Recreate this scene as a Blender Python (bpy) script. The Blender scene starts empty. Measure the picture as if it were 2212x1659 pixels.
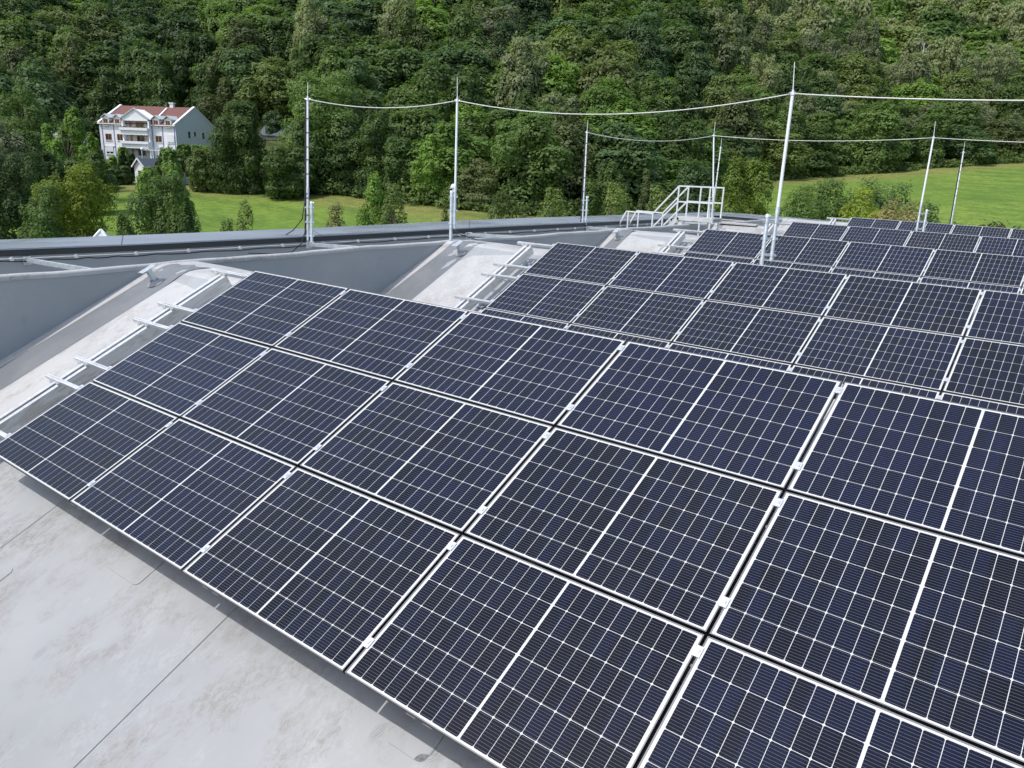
import bpy, bmesh, math, random
import numpy as np
from mathutils import Vector, Matrix

# ------------------------------------------------------------------ camera, sky, sun, exposure
S = bpy.context.scene
COL = S.collection
CAM = np.array([8.2412, -2.5114, 2.8824])
RM = np.array([[0.7923, 0.6089, 0.0392], [0.1983, -0.1963, -0.9603], [-0.5771, 0.7686, -0.2763]])
RM[2] /= np.linalg.norm(RM[2]); RM[0] -= RM[0].dot(RM[2]) * RM[2]; RM[0] /= np.linalg.norm(RM[0]); RM[1] = np.cross(RM[2], RM[0])
FP = 1658.1
cd = bpy.data.cameras.new('camera'); cam = bpy.data.objects.new('camera', cd); COL.objects.link(cam)
cd.sensor_width = 36; cd.lens = 36 * FP / 2212; cd.clip_start = 0.05; cd.clip_end = 3000
cam.matrix_world = Matrix(((RM[0][0], -RM[1][0], -RM[2][0], CAM[0]), (RM[0][1], -RM[1][1], -RM[2][1], CAM[1]),
                           (RM[0][2], -RM[1][2], -RM[2][2], CAM[2]), (0, 0, 0, 1)))
S.camera = cam
SUN = Vector((-0.17, -0.46, 0.87)).normalized()
w = bpy.data.worlds.new('World'); S.world = w; w.use_nodes = True
nt = w.node_tree; bg = nt.nodes['Background']
sk = nt.nodes.new('ShaderNodeTexSky'); sk.sky_type = 'NISHITA'; sk.sun_disc = False
sk.sun_elevation = math.asin(SUN.z); sk.sun_rotation = math.atan2(SUN.x, SUN.y)
sk.air_density = 1.25; sk.dust_density = 2.6; sk.ozone_density = 1.0
nt.links.new(sk.outputs[0], bg.inputs[0]); bg.inputs[1].default_value = 0.15
sd = bpy.data.lights.new('sun', 'SUN'); sd.energy = 2.25; sd.angle = math.radians(0.55); sd.color = (1, 0.975, 0.94)
sun = bpy.data.objects.new('sun', sd); COL.objects.link(sun); sun.rotation_euler = SUN.to_track_quat('Z', 'Y').to_euler()
S.view_settings.view_transform = 'Standard'; S.view_settings.look = 'None'; S.view_settings.gamma = 1
S.view_settings.exposure = 0.42
S.render.engine = 'CYCLES'
S.cycles.max_bounces = 6; S.cycles.diffuse_bounces = 3; S.cycles.glossy_bounces = 3; S.cycles.transparent_max_bounces = 6

rnd = random.Random(7)

# ------------------------------------------------------------------ helpers
def ray(px, py):
    return RM.T @ np.array([(px - 1106) / FP, (py - 829.5) / FP, 1.0])
FW = np.array([RM[2][0], RM[2][1]]); FW /= np.linalg.norm(FW); RT = np.array([FW[1], -FW[0]])
def at(px, py, Y):                      # the point seen there at horizontal distance Y ahead
    d = ray(px, py); t = Y / (d[0] * FW[0] + d[1] * FW[1]); return Vector(CAM + t * d)

def tag(o, label=None, cat=None, group=None, kind=None):
    if label: o['label'] = label
    if cat: o['category'] = cat
    if group: o['group'] = group
    if kind: o['kind'] = kind
    return o
def empty(name, loc=(0, 0, 0), rot=(0, 0, 0), label=None, cat=None, group=None):
    o = bpy.data.objects.new(name, None); COL.objects.link(o); o.location = loc; o.rotation_euler = rot
    o.empty_display_size = 0.2
    return tag(o, label, cat, group)
class MB:
    def __init__(s): s.v = []; s.f = []; s.m = []
    def add(s, vs, fs, mi=0):
        b = len(s.v); s.v += [tuple(v) for v in vs]
        s.f += [tuple(i + b for i in f) for f in fs]; s.m += [mi] * len(fs)
    def box(s, x0, x1, y0, y1, z0, z1, mi=0, M=None):
        vs = [Vector((x, y, z)) for x in (x0, x1) for y in (y0, y1) for z in (z0, z1)]
        if M is not None: vs = [M @ v for v in vs]
        s.add(vs, [(0, 1, 3, 2), (4, 6, 7, 5), (0, 4, 5, 1), (2, 3, 7, 6), (0, 2, 6, 4), (1, 5, 7, 3)], mi)
    def bar(s, a, b, w, h, up=(0, 0, 1), mi=0):
        a = Vector(a); b = Vector(b); d = (b - a).normalized(); u = Vector(up)
        r = d.cross(u)
        if r.length < 1e-4: r = d.cross(Vector((1, 0, 0)))
        r.normalize(); u = r.cross(d).normalized()
        vs = []
        for p in (a, b):
            for sx, sy in ((-1, -1), (1, -1), (1, 1), (-1, 1)): vs.append(p + r * sx * w / 2 + u * sy * h / 2)
        s.add(vs, [(3, 2, 1, 0), (4, 5, 6, 7), (0, 1, 5, 4), (1, 2, 6, 5), (2, 3, 7, 6), (3, 0, 4, 7)], mi)
    def tube(s, pts, rs, n=10, mi=0, cap=True):
        pts = [Vector(p) for p in pts]
        if not hasattr(rs, '__len__'): rs = [rs] * len(pts)
        b = len(s.v); k = len(pts)
        for i, p in enumerate(pts):
            d = (pts[min(i + 1, k - 1)] - pts[max(i - 1, 0)]).normalized()
            a = d.cross(Vector((0.13, 0.37, 1)) if abs(d.z) < 0.9 else Vector((0, 1, 0.1))).normalized(); c = d.cross(a)
            for j in range(n):
                t = 2 * math.pi * j / n
                s.v.append(tuple(p + (a * math.cos(t) + c * math.sin(t)) * rs[i]))
        for i in range(k - 1):
            for j in range(n):
                s.f.append((b + i * n + j, b + i * n + (j + 1) % n, b + (i + 1) * n + (j + 1) % n, b + (i + 1) * n + j)); s.m.append(mi)
        if cap:
            s.f.append(tuple(b + j for j in range(n))[::-1]); s.m.append(mi)
            s.f.append(tuple(b + (k - 1) * n + j for j in range(n))); s.m.append(mi)
    def prism(s, poly, off, mi=0):
        n = len(poly); a = [Vector(p) for p in poly]; b = [p + Vector(off) for p in a]
        s.add(a + b, [tuple(range(n))[::-1], tuple(range(n, 2 * n))] + [(i, (i + 1) % n, n + (i + 1) % n, n + i) for i in range(n)], mi)
    def mesh(s, name, mats, smooth=False):
        me = bpy.data.meshes.new(name); me.from_pydata(s.v, [], s.f)
        for m in (mats if isinstance(mats, (list, tuple)) else [mats]): me.materials.append(m)
        me.polygons.foreach_set('material_index', s.m)
        if smooth: me.polygons.foreach_set('use_smooth', [True] * len(s.f))
        me.update(); return me
    def build(s, name, mats, parent=None, smooth=False, fixn=True):
        me = s.mesh(name, mats, smooth)
        if fixn:
            bm = bmesh.new(); bm.from_mesh(me); bmesh.ops.recalc_face_normals(bm, faces=bm.faces); bm.to_mesh(me); bm.free()
        return link(name, me, parent)
def link(name, me, parent=None):
    o = bpy.data.objects.new(name, me); COL.objects.link(o)
    if parent is not None: o.parent = parent
    return o
def bevel(o, w, seg=2):
    m = o.modifiers.new('bevel', 'BEVEL'); m.width = w; m.segments = seg; m.limit_method = 'ANGLE'; return o
def autosmooth(o):
    o.data.polygons.foreach_set('use_smooth', [True] * len(o.data.polygons))
    m = o.modifiers.new('es', 'EDGE_SPLIT'); m.split_angle = math.radians(40); return o

# ------------------------------------------------------------------ materials
def mat(name, col, rough=0.6, metal=0.0, coat=0.0, spec=0.5):
    m = bpy.data.materials.new(name); m.use_nodes = True; b = m.node_tree.nodes['Principled BSDF']
    b.inputs['Base Color'].default_value = (*col, 1); b.inputs['Roughness'].default_value = rough
    b.inputs['Metallic'].default_value = metal; b.inputs['Coat Weight'].default_value = coat
    b.inputs['Specular IOR Level'].default_value = spec
    return m
class NT:
    def __init__(s, m): s.t = m.node_tree; s.b = s.t.nodes['Principled BSDF']; s.m = m
    def n(s, kind, **kw):
        x = s.t.nodes.new(kind)
        for k, v in kw.items():
            if k.startswith('i_'):
                key = k[2:]; key = int(key) if key.isdigit() else key.replace('_', ' ')
                x.inputs[key].default_value = v
            else: setattr(x, k, v)
        return x
    def l(s, a, b): s.t.links.new(a, b)
    def coord(s, which='Object', scale=(1, 1, 1), rot=(0, 0, 0)):
        if which == 'World': c = s.n('ShaderNodeNewGeometry').outputs['Position']
        else: c = s.n('ShaderNodeTexCoord').outputs[which]
        mp = s.n('ShaderNodeMapping'); mp.inputs['Scale'].default_value = scale; mp.inputs['Rotation'].default_value = rot
        s.l(c, mp.inputs[0]); return mp.outputs[0]
    def noise(s, vec, scale, detail=4, rough=0.55, dist=0):
        x = s.n('ShaderNodeTexNoise'); x.inputs['Scale'].default_value = scale; x.inputs['Detail'].default_value = detail
        x.inputs['Roughness'].default_value = rough; x.inputs['Distortion'].default_value = dist
        s.l(vec, x.inputs['Vector']); return x.outputs['Fac']
    def ramp(s, fac, stops):
        r = s.n('ShaderNodeValToRGB'); e = r.color_ramp.elements
        while len(e) < len(stops): e.new(0.5)
        for i, (p, c) in enumerate(stops):
            e[i].position = p; e[i].color = (*c, 1) if hasattr(c, '__len__') else (c, c, c, 1)
        s.l(fac, r.inputs[0]); return r.outputs[0]
    def mix(s, f, a, b, mode='MIX'):
        x = s.n('ShaderNodeMix', data_type='RGBA', blend_type=mode)
        for sock, val in ((0, f), (6, a), (7, b)):
            if hasattr(val, 'is_linked'): s.l(val, x.inputs[sock])
            elif sock == 0: x.inputs[0].default_value = val
            else: x.inputs[sock].default_value = (*val, 1)
        return x.outputs[2]
    def math(s, op, a, b=0.0):
        x = s.n('ShaderNodeMath', operation=op)
        for i, v in enumerate((a, b)):
            if hasattr(v, 'is_linked'): s.l(v, x.inputs[i])
            else: x.inputs[i].default_value = v
        return x.outputs[0]
    def bump(s, h, strength, dist):
        b = s.n('ShaderNodeBump'); b.inputs['Strength'].default_value = strength; b.inputs['Distance'].default_value = dist
        s.l(h, b.inputs['Height']); s.l(b.outputs[0], s.b.inputs['Normal'])
    def color(s, c): s.l(c, s.b.inputs['Base Color'])
    def rough(s, c): s.l(c, s.b.inputs['Roughness'])

def membrane(name, c1, c2, stain, amount=0.5, rough=0.5):
    m = mat(name, c1, rough); t = NT(m)
    v = t.coord('World'); vs = t.coord('World', (2.6, 0.8, 0.8))
    big = t.noise(v, 0.55, 4, 0.6); med = t.noise(vs, 1.7, 7, 0.68, 0.6); fine = t.noise(vs, 9, 5, 0.7, 0.4)
    col = t.mix(t.ramp(big, [(0.38, 0), (0.64, 1)]), c1, c2)
    v2 = t.coord('World', (1.5, 1.0, 1.0), (0, 0, 0.35)); m2 = t.noise(v2, 1.3, 8, 0.66, 0.25); f2 = t.noise(v2, 16, 6, 0.75, 0.8)
    mask = t.math('MULTIPLY', t.ramp(m2, [(0.47, 0), (0.62, 1)]), t.ramp(f2, [(0.42, 0.1), (0.6, 1)]))
    col = t.mix(t.math('MULTIPLY', mask, amount), col, stain)
    m3 = t.noise(v2, 2.1, 8, 0.7, 0.5); f3 = t.noise(v2, 11, 6, 0.75, 1.2)
    lt = t.math('MULTIPLY', t.ramp(m3, [(0.5, 0), (0.6, 1)]), t.ramp(f3, [(0.46, 0), (0.56, 1)]))
    col = t.mix(t.math('MULTIPLY', lt, 0.65 * amount), col, tuple(min(0.8, x * 1.22) for x in c1))
    # boot smears: small combed patches
    vo = t.n('ShaderNodeTexVoronoi', feature='F1'); vo.inputs['Scale'].default_value = 3.1; vo.inputs['Randomness'].default_value = 1.0; t.l(t.coord('World', (1.7, 1.0, 1.0), (0, 0, 0.5)), vo.inputs['Vector'])
    comb = t.n('ShaderNodeTexWave', wave_type='BANDS', bands_direction='X'); comb.inputs['Scale'].default_value = 14; comb.inputs['Distortion'].default_value = 9; comb.inputs['Detail'].default_value = 3; t.l(v2, comb.inputs['Vector'])
    sc = t.math('MULTIPLY', t.ramp(vo.outputs['Distance'], [(0.13, 1), (0.24, 0)]), t.math('MULTIPLY', t.ramp(comb.outputs['Fac'], [(0.5, 0), (0.75, 1)]), t.ramp(t.noise(v, 0.9, 3), [(0.48, 0), (0.56, 1)])))
    col = t.mix(t.math('MULTIPLY', sc, 0.75 * amount), col, tuple(x * 0.66 for x in c1))
    t.color(col); t.rough(t.ramp(med, [(0.3, rough - 0.08), (0.7, rough + 0.12)]))
    h = t.math('ADD', t.noise(t.coord('World', (1.6, 0.5, 0.5)), 1.1, 2, 0.4), t.math('MULTIPLY', fine, 0.04))
    t.bump(h, 0.35, 0.06)
    return m
M = {}
M['mem_light'] = membrane('roof_membrane_light', (0.305, 0.318, 0.326), (0.355, 0.365, 0.37), (0.235, 0.222, 0.205), 0.95)
M['mem_white'] = membrane('roof_membrane_white', (0.41, 0.413, 0.408), (0.475, 0.474, 0.464), (0.31, 0.29, 0.268), 1.0)
M['mem_dark'] = membrane('roof_membrane_grey', (0.145, 0.155, 0.165), (0.185, 0.195, 0.205), (0.24, 0.245, 0.25), 0.5)
M['mem_wall'] = membrane('wall_membrane_grey', (0.31, 0.325, 0.335), (0.35, 0.362, 0.37), (0.44, 0.45, 0.455), 0.3, 0.42)
M['coping'] = mat('coping_sheet', (0.17, 0.20, 0.24), 0.28, 0.0, 0.2)
t = NT(M['coping']); t.color(t.ramp(t.noise(t.coord('World', (1, .4, 1)), 0.9, 4, 0.6), [(0.35, (0.25, 0.28, 0.325)), (0.62, (0.31, 0.34, 0.39))]))
t.rough(t.ramp(t.noise(t.coord('World', (1, .5, 1)), 0.5, 3, 0.6), [(0.45, 0.22), (0.55, 0.36)]))
M['fascia'] = mat('fascia_dark', (0.035, 0.037, 0.042), 0.45)
M['seam'] = mat('seam_line', (0.16, 0.165, 0.17), 0.8)
M['weld'] = mat('seam_weld', (0.40, 0.39, 0.37), 0.6)
M['galv'] = mat('galvanised_steel', (0.52, 0.56, 0.58), 0.42, 0.55)
t = NT(M['galv']); g = t.noise(t.coord('World'), 14, 4, 0.6); t.color(t.ramp(g, [(0.3, (0.44, 0.49, 0.51)), (0.7, (0.62, 0.66, 0.68))])); t.rough(t.ramp(g, [(0.3, 0.35), (0.7, 0.52)]))
M['alu'] = mat('aluminium', (0.72, 0.73, 0.74), 0.3, 0.35)
t = NT(M['alu']); g = t.noise(t.coord('World', (1, 6, 1)), 5, 4, 0.6); t.color(t.ramp(g, [(0.3, (0.60, 0.60, 0.59)), (0.7, (0.80, 0.81, 0.82))]))
M['beam'] = mat('beam_aluminium', (0.6, 0.58, 0.54), 0.42, 0.3)
t = NT(M['beam']); g = t.noise(t.coord('Object', (1.5, 1.0, 6)), 2.2, 5, 0.65, 1.2); t.color(t.ramp(g, [(0.4, (0.60, 0.57, 0.52)), (0.56, (0.80, 0.785, 0.755))])); t.rough(t.ramp(g, [(0.35, 0.3), (0.65, 0.55)]))
M['white_metal'] = mat('white_coated_aluminium', (0.72, 0.74, 0.75), 0.4, 0.2)
M['clamp'] = mat('clamp_aluminium', (0.75, 0.76, 0.78), 0.35, 0.6)
M['black'] = mat('black_rubber', (0.012, 0.012, 0.014), 0.45)
M['cable_white'] = mat('lightning_wire', (0.70, 0.70, 0.66), 0.4, 0.1)
M['frame'] = mat('panel_frame_lip_sheen', (0.20, 0.20, 0.21), 0.4, 0.4)  # lip of the dark anodised frame, its sheen painted in as lighter grey
M['frame_side'] = mat('panel_frame_side', (0.03, 0.03, 0.033), 0.45, 0.3)
# panel backsheet seen through glass
M['sheet'] = mat('panel_white_backsheet', (0.60, 0.61, 0.59), 0.5, 0, 0.7, 0.3); M['sheet'].node_tree.nodes['Principled BSDF'].inputs['Coat Roughness'].default_value = 0.06
M['cell'] = mat('silicon_cell', (0.012, 0.014, 0.028), 0.35, 0, 0.5, 0.06)
t = NT(M['cell']); t.b.inputs['Coat Roughness'].default_value = 0.05; t.b.inputs['Coat IOR'].default_value = 1.3
oc = t.n('ShaderNodeTexCoord').outputs['Object']; sp = t.n('ShaderNodeSeparateXYZ'); t.l(oc, sp.inputs[0])
WIRE = 0.01816 * (1.134 - .040 + .0032) / 1.104
fr = t.math('FRACT', t.math('DIVIDE', t.math('SUBTRACT', sp.outputs[1], 0.020), WIRE))
wire = t.math('LESS_THAN', t.math('ABSOLUTE', t.math('SUBTRACT', fr, 0.5)), 0.045)
dirt = t.noise(t.coord('World', (1, 1, 1)), 0.9, 5, 0.65, 0.5); dsm = t.noise(t.coord('World', (1.5, .8, .8)), 7, 4, 0.7, 2.0)
oi = t.n('ShaderNodeObjectInfo').outputs['Random']
cu = t.math('FLOOR', t.math('DIVIDE', sp.outputs[0], 0.093)); cv = t.math('FLOOR', t.math('DIVIDE', sp.outputs[1], 0.1846))
wn = t.n('ShaderNodeTexWhiteNoise', noise_dimensions='3D'); cmb = t.n('ShaderNodeCombineXYZ'); t.l(cu, cmb.inputs[0]); t.l(cv, cmb.inputs[1]); t.l(oi, cmb.inputs[2]); t.l(cmb.outputs[0], wn.inputs['Vector'])
tone = t.math('ADD', t.math('MULTIPLY', wn.outputs['Value'], 0.6), t.math('MULTIPLY', oi, 0.4))
base = t.ramp(tone, [(0.15, (0.0042, 0.0055, 0.012)), (0.85, (0.0058, 0.009, 0.030))])
base = t.mix(t.math('MULTIPLY', t.ramp(dirt, [(0.4, 0), (0.75, 1)]), 0.012), base, (0.42, 0.40, 0.36))
base = t.mix(t.math('MULTIPLY', t.ramp(dsm, [(0.66, 0), (0.76, 1)]), 0.035), base, (0.5, 0.52, 0.55))
t.color(t.mix(wire, base, (0.12, 0.125, 0.135)))
M['plaster'] = mat('white_render', (0.8, 0.8, 0.82), 0.8); M['house_gable'] = mat('pale_grey_render', (0.66, 0.70, 0.72), 0.8)
t = NT(M['plaster']); t.color(t.ramp(t.noise(t.coord('World'), 0.8, 5, 0.6), [(0.35, (0.82, 0.82, 0.845)), (0.65, (0.88, 0.88, 0.89))]))
M['trim_blue'] = mat('lilac_trim', (0.22, 0.24, 0.42), 0.7)
M['trim_white'] = mat('white_trim', (0.8, 0.81, 0.82), 0.6)
M['gable_wall'] = mat('grey_render', (0.50, 0.54, 0.56), 0.8)
M['tiles'] = mat('red_roof_tiles', (0.22, 0.075, 0.055), 0.75)
t = NT(M['tiles']); oc = t.coord('Object'); wv = t.n('ShaderNodeTexBrick'); wv.inputs['Scale'].default_value = 3.0; wv.inputs['Color1'].default_value = (0.20, 0.075, 0.058, 1); wv.inputs['Color2'].default_value = (0.14, 0.058, 0.048, 1); wv.inputs['Mortar'].default_value = (0.09, 0.035, 0.03, 1); t.l(oc, wv.inputs[0]); t.color(t.mix(t.ramp(t.noise(oc, 1.2, 4), [(0.4, 0), (0.6, 0.5)]), wv.outputs[0], (0.15, 0.063, 0.052)))
M['slate'] = mat('dark_metal_roof', (0.085, 0.10, 0.125), 0.55)
M['win_wood'] = mat('brown_wood_frame', (0.33, 0.17, 0.06), 0.6)
M['glass_dark'] = mat('window_glass', (0.03, 0.03, 0.035), 0.08, 0, 0, 0.8)
M['red_paint'] = mat('dark_red_paint', (0.22, 0.03, 0.025), 0.3, 0.1, 0.6)
M['bark'] = mat('bark', (0.10, 0.08, 0.06), 0.9)
t = NT(M['bark']); t.color(t.ramp(t.noise(t.coord('World', (1, 1, .3)), 6, 4), [(0.35, (0.06, 0.05, 0.035)), (0.65, (0.15, 0.13, 0.10))]))
M['bark_pale'] = mat('pale_bark', (0.42, 0.40, 0.36), 0.8)
M['dirt'] = mat('dry_ground', (0.2, 0.17, 0.12), 0.9)

def leafmat(name, c, var=0.35):
    m = mat(name, c, 0.55, 0, 0, 0.25); t = NT(m)
    oi = t.n('ShaderNodeObjectInfo').outputs['Random']
    big = t.noise(t.coord('World'), 0.33, 3, 0.6); fi = t.noise(t.coord('World'), 2.3, 3, 0.7)
    lo = tuple(x * (1 - var) for x in c); hi = (c[0] * (1 + var * 1.3), c[1] * (1 + var), c[2] * (1 + var * 0.6))
    f = t.math('ADD', t.math('MULTIPLY', big, 0.42), t.math('ADD', t.math('MULTIPLY', fi, 0.18), t.math('MULTIPLY', oi, 0.4)))
    col = t.ramp(f, [(0.28, lo), (0.72, hi)]); t.color(col)
    tr = t.n('ShaderNodeBsdfTranslucent'); t.l(t.mix(1.0, col, (1.5, 1.7, 0.8), 'MULTIPLY'), tr.inputs[0])
    ms = t.n('ShaderNodeMixShader'); ms.inputs[0].default_value = 0.34
    out = t.t.nodes['Material Output']; t.l(t.b.outputs[0], ms.inputs[1]); t.l(tr.outputs[0], ms.inputs[2]); t.l(ms.outputs[0], out.inputs[0])
    return m
LEAF = {
 'dark': leafmat('dark_green_leaves', (0.070, 0.122, 0.040)),
 'mid': leafmat('mid_green_leaves', (0.100, 0.165, 0.048)),
 'cool': leafmat('blue_green_leaves', (0.076, 0.132, 0.056)),
 'bright': leafmat('bright_green_leaves', (0.145, 0.245, 0.055)),
 'olive': leafmat('olive_leaves', (0.130, 0.180, 0.060)),
 'brown': leafmat('brownish_green_leaves', (0.110, 0.145, 0.058)),
 'birch': leafmat('grey_green_birch_leaves', (0.175, 0.215, 0.115)),
 'tan': leafmat('tan_leaves', (0.26, 0.24, 0.12)),
 'yellow': leafmat('yellow_green_leaves', (0.165, 0.185, 0.045)),
 'silver': leafmat('silver_leaves', (0.15, 0.175, 0.12)),
 'purple': leafmat('purple_brown_leaves', (0.055, 0.035, 0.035)),
}
M['grass'] = mat('meadow_grass', (0.13, 0.26, 0.035), 0.85, 0, 0, 0.1)
t = NT(M['grass']); v = t.coord('World')
gn = t.noise(v, 0.05, 5, 0.6); gf = t.noise(t.coord('World', (1, 1, 1)), 0.7, 6, 0.75); gs = t.noise(t.coord('World', (.25, 1, 1), (0, 0, .64)), 0.35, 5, 0.7)
c = t.ramp(gn, [(0.35, (0.135, 0.225, 0.034)), (0.62, (0.20, 0.29, 0.05))])
c = t.mix(t.ramp(gf, [(0.4, 0.0), (0.68, 0.85)]), c, (0.085, 0.15, 0.026))
c = t.mix(t.ramp(gs, [(0.55, 0), (0.72, 0.45)]), c, (0.21, 0.25, 0.06))
at_n = t.n('ShaderNodeAttribute', attribute_name='dry')
dm = t.math('MULTIPLY', at_n.outputs['Fac'], t.ramp(gf, [(0.3, 0.45), (0.55, 1)])); c = t.mix(dm, c, (0.25, 0.19, 0.085)); 
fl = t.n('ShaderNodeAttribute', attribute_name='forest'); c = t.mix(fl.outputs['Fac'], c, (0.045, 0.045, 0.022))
g4 = t.noise(t.coord('World', (.35, 1.2, 1), (0, 0, .93)), 0.22, 6, 0.75, .6); c = t.mix(t.ramp(g4, [(0.48, 0), (0.58, 0.65)]), c, (0.085, 0.145, 0.028)); g5 = t.noise(v, 1.9, 4, 0.8); c = t.mix(t.ramp(g5, [(0.58, 0), (0.66, 0.6)]), c, (0.21, 0.27, 0.085)); g6 = t.noise(t.coord('World', (1, .4, 1), (0, 0, .5)), 0.9, 6, 0.8, 1.0); c = t.mix(t.ramp(g6, [(0.5, 0), (0.64, 0.55)]), c, (0.075, 0.125, 0.028))
t.color(c); t.bump(t.math('ADD', gf, t.math('MULTIPLY', t.noise(v, 3, 3), .5)), 0.5, 0.6)

# ------------------------------------------------------------------ roof numbers
TH = 0.44703                                   # tilt of the panels
DX = Vector((1, 0, 0)); DV = Vector((0, math.cos(TH), math.sin(TH))); DN = Vector((0, -math.sin(TH), math.cos(TH)))
OFF = [Vector((0, 0, 0)), Vector((0.092, 6.462, 0.01)), Vector((0.164, 13.021, -0.005)), Vector((0.246, 19.422, -0.03)), Vector((0.389, 25.872, -0.07))]
HR = 0.42                                       # membrane below the panel face
TT = math.tan(TH)
def pz(y, o=Vector((0, 0, 0))): return (y - o.y) * TT - HR / math.cos(TH) + o.z
WALL = [(-9, -2.93), (-4, -2.95), (3, -2.98), (8, -3.05), (10.3, -2.98), (12.5, -2.78), (16, -2.70), (20, -2.62), (22.5, -2.47), (27.5, -2.37), (30.3, -2.3)]
def wx(y): return float(np.interp(y, [a for a, b in WALL], [b for a, b in WALL]))
ZR = 1.22
XR = 16.0

# ------------------------------------------------------------------ building
bld = empty('flat_roof_building', (0, 0, 0), label='grey membrane sawtooth roof building carrying the solar panels, in the foreground', cat='building')
def shed(o, first=False):
    o = Vector(o); pr = []
    ystart = o.y - (3.1 if abs(o.y) < .1 else 2.26)
    pr.append((ystart, pz(ystart, o)))
    for yy in (1.0, 2.2, 3.1): pr.append((o.y + yy, pz(o.y + yy, o)))
    zt = ZR + o.z
    pr += [(o.y + 3.36, zt - 0.05), (o.y + 3.46, zt - 0.015), (o.y + 3.58, zt), (o.y + 4.05, zt), (o.y + 4.13, zt - 0.012), (o.y + 4.17, zt - 0.05), (o.y + 4.2, zt - 0.12)]
    b = MB(); n = len(pr)
    # finely cut along x so that the crest can sag a little between fixings
    xs = [None, -2.1, -1.0, 0.5, 2.5, 4.5, 6.5, 8.5, 10.5, 13, XR]
    for xi, x in enumerate(xs):
        for y, z in pr:
            xx = wx(y) - 0.06 if x is None else x
            dz = 0.012 * math.sin(2.1 * xx + 1.3 * y) if z > ZR - 0.2 + o.z and x is not None else 0
            b.v.append((xx, y, z + dz))
    for i in range(len(xs) - 1):
        for j in range(n - 1):
            a = i * n + j; b.f.append((a, a + n, a + n + 1, a + 1)); b.m.append(0 if j < 4 else 1)
    r = b.build('roof_slope', [M['mem_light'], M['mem_white']], bld, smooth=True)
    # steep back of the shed down to the next slope
    c = MB(); yb = o.y + 4.2; zb = pz(yb, o + Vector((0, 6.46, 0))) - 0.05
    c.add([(wx(yb) - 0.05, yb - 0.012, zt - 0.10), (XR, yb - 0.012, zt - 0.10), (XR, yb - 0.012, zb), (wx(yb) - 0.05, yb - 0.012, zb)], [(0, 1, 2, 3)])
    c.build('back_wall', M['mem_wall'], bld)
    return r
for k in range(-1, 5):
    o = OFF[k] if k >= 0 else Vector((0, -7.3, 0))
    shed(o)
    # darker membrane strip beside the end wall, foot flashing, seams: thin sheets laid on the slope
    y0 = o.y - (3.0 if k == 0 else 2.2)
    def sheet(xa, xb, ya, yb, lift, m, name, wavy=0, gap=None):
        s_ = MB(); rows = 14
        for i in range(rows + 1):
            y = ya + (yb - ya) * i / rows
            xl = (wx(y) + xa) if xa is not None and gap == 'wall' else xa
            e = 0.012 * math.sin(i * 1.7 + k)
            s_.v.append((xl, y, pz(y, o) + lift)); s_.v.append((xb + (wx(y) if xb > 0 and gap == 'wall' else 0) + e * (1 if wavy else 0), y, pz(y, o) + lift))
            if i: b_ = 2 * (i - 1); s_.f.append((b_, b_ + 1, b_ + 3, b_ + 2)); s_.m.append(0)
        return s_.build(name, m, bld)
    pr_y = [o.y - 3.1, o.y + 3.1, o.y + 3.36, o.y + 3.46, o.y + 3.58, o.y + 4.05, o.y + 4.2]
    pr_z = [pz(pr_y[0], o), pz(pr_y[1], o), ZR + o.z - .05, ZR + o.z - .015, ZR + o.z, ZR + o.z, ZR + o.z - .12]
    s_ = MB(); nr = 30
    for j in range(9):
        u = j / 8; ye_ = o.y + 3.58 + .20 * u ** .7 + .05 * math.sin(j * 1.9 + k)
        for i in range(nr + 1):
            y = y0 + (ye_ - y0) * (1 - (1 - i / nr) ** 2); xl = wx(y) + .2; x = xl + (-2.13 - xl) * u
            s_.v.append((x, y, float(np.interp(y, pr_y, pr_z)) + .012 + (.012 * math.sin(j * 1.3) * math.sin(i) * (y > o.y + 2.6) if 0 < j < 8 else 0)))
        if j:
            for i in range(nr): q = (j - 1) * (nr + 1) + i; s_.f.append((q, q + 1, q + nr + 2, q + nr + 1)); s_.m.append(0)
    s_.build('membrane_strip', M['mem_dark'], bld, smooth=True)
    sheet(0.0, 0.21, y0, o.y + 3.3, 0.014, M['mem_white'], 'foot_flashing', 0, 'wall')
    sheet(-2.13, -0.9, y0, o.y + 3.3, 0.009, M['mem_white'], 'walkway_membrane', 1, None)
    for sx in (0.93, 3.705, 6.5, 9.3):
        if k > 0 and sx > 1: continue
        sheet(sx, sx + 0.006, y0, o.y + 3.3, 0.0045, M['seam'], 'membrane_seam')
# patches of overlap welded on the front slope
def patch(cx, cv, w_, h_, r_=.05, rot=0.0):
    pts = []
    for qx, qv, a0 in ((1, 1, 0), (-1, 1, 90), (-1, -1, 180), (1, -1, 270)):
        for i in range(5):
            a_ = math.radians(a0 + i * 22.5); pts.append((qx * (w_ / 2 - r_) + r_ * math.cos(a_), qv * (h_ / 2 - r_) + r_ * math.sin(a_)))
    c_, s_2 = math.cos(rot), math.sin(rot); q = MB(); top = [DX * (cx + x * c_ - y * s_2) + DV * (cv + x * s_2 + y * c_) - DN * (HR - .006) for x, y in pts]
    q.prism(top, -DN * .005); q.build('welded_patch', M['mem_light'], bld)
for a_ in ((2.45, -.02, .5, .3), (5.6, .02, .32, .22), (5.85, -.1, .3, .2, .05, .3), (7.2, -.05, .3, .24), (4.9, -1.0, .45, .35, .08, .2), (2.0, -1.35, .6, .4, .1, .1), (1.2, -.75, .35, .3)): patch(*a_)
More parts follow.
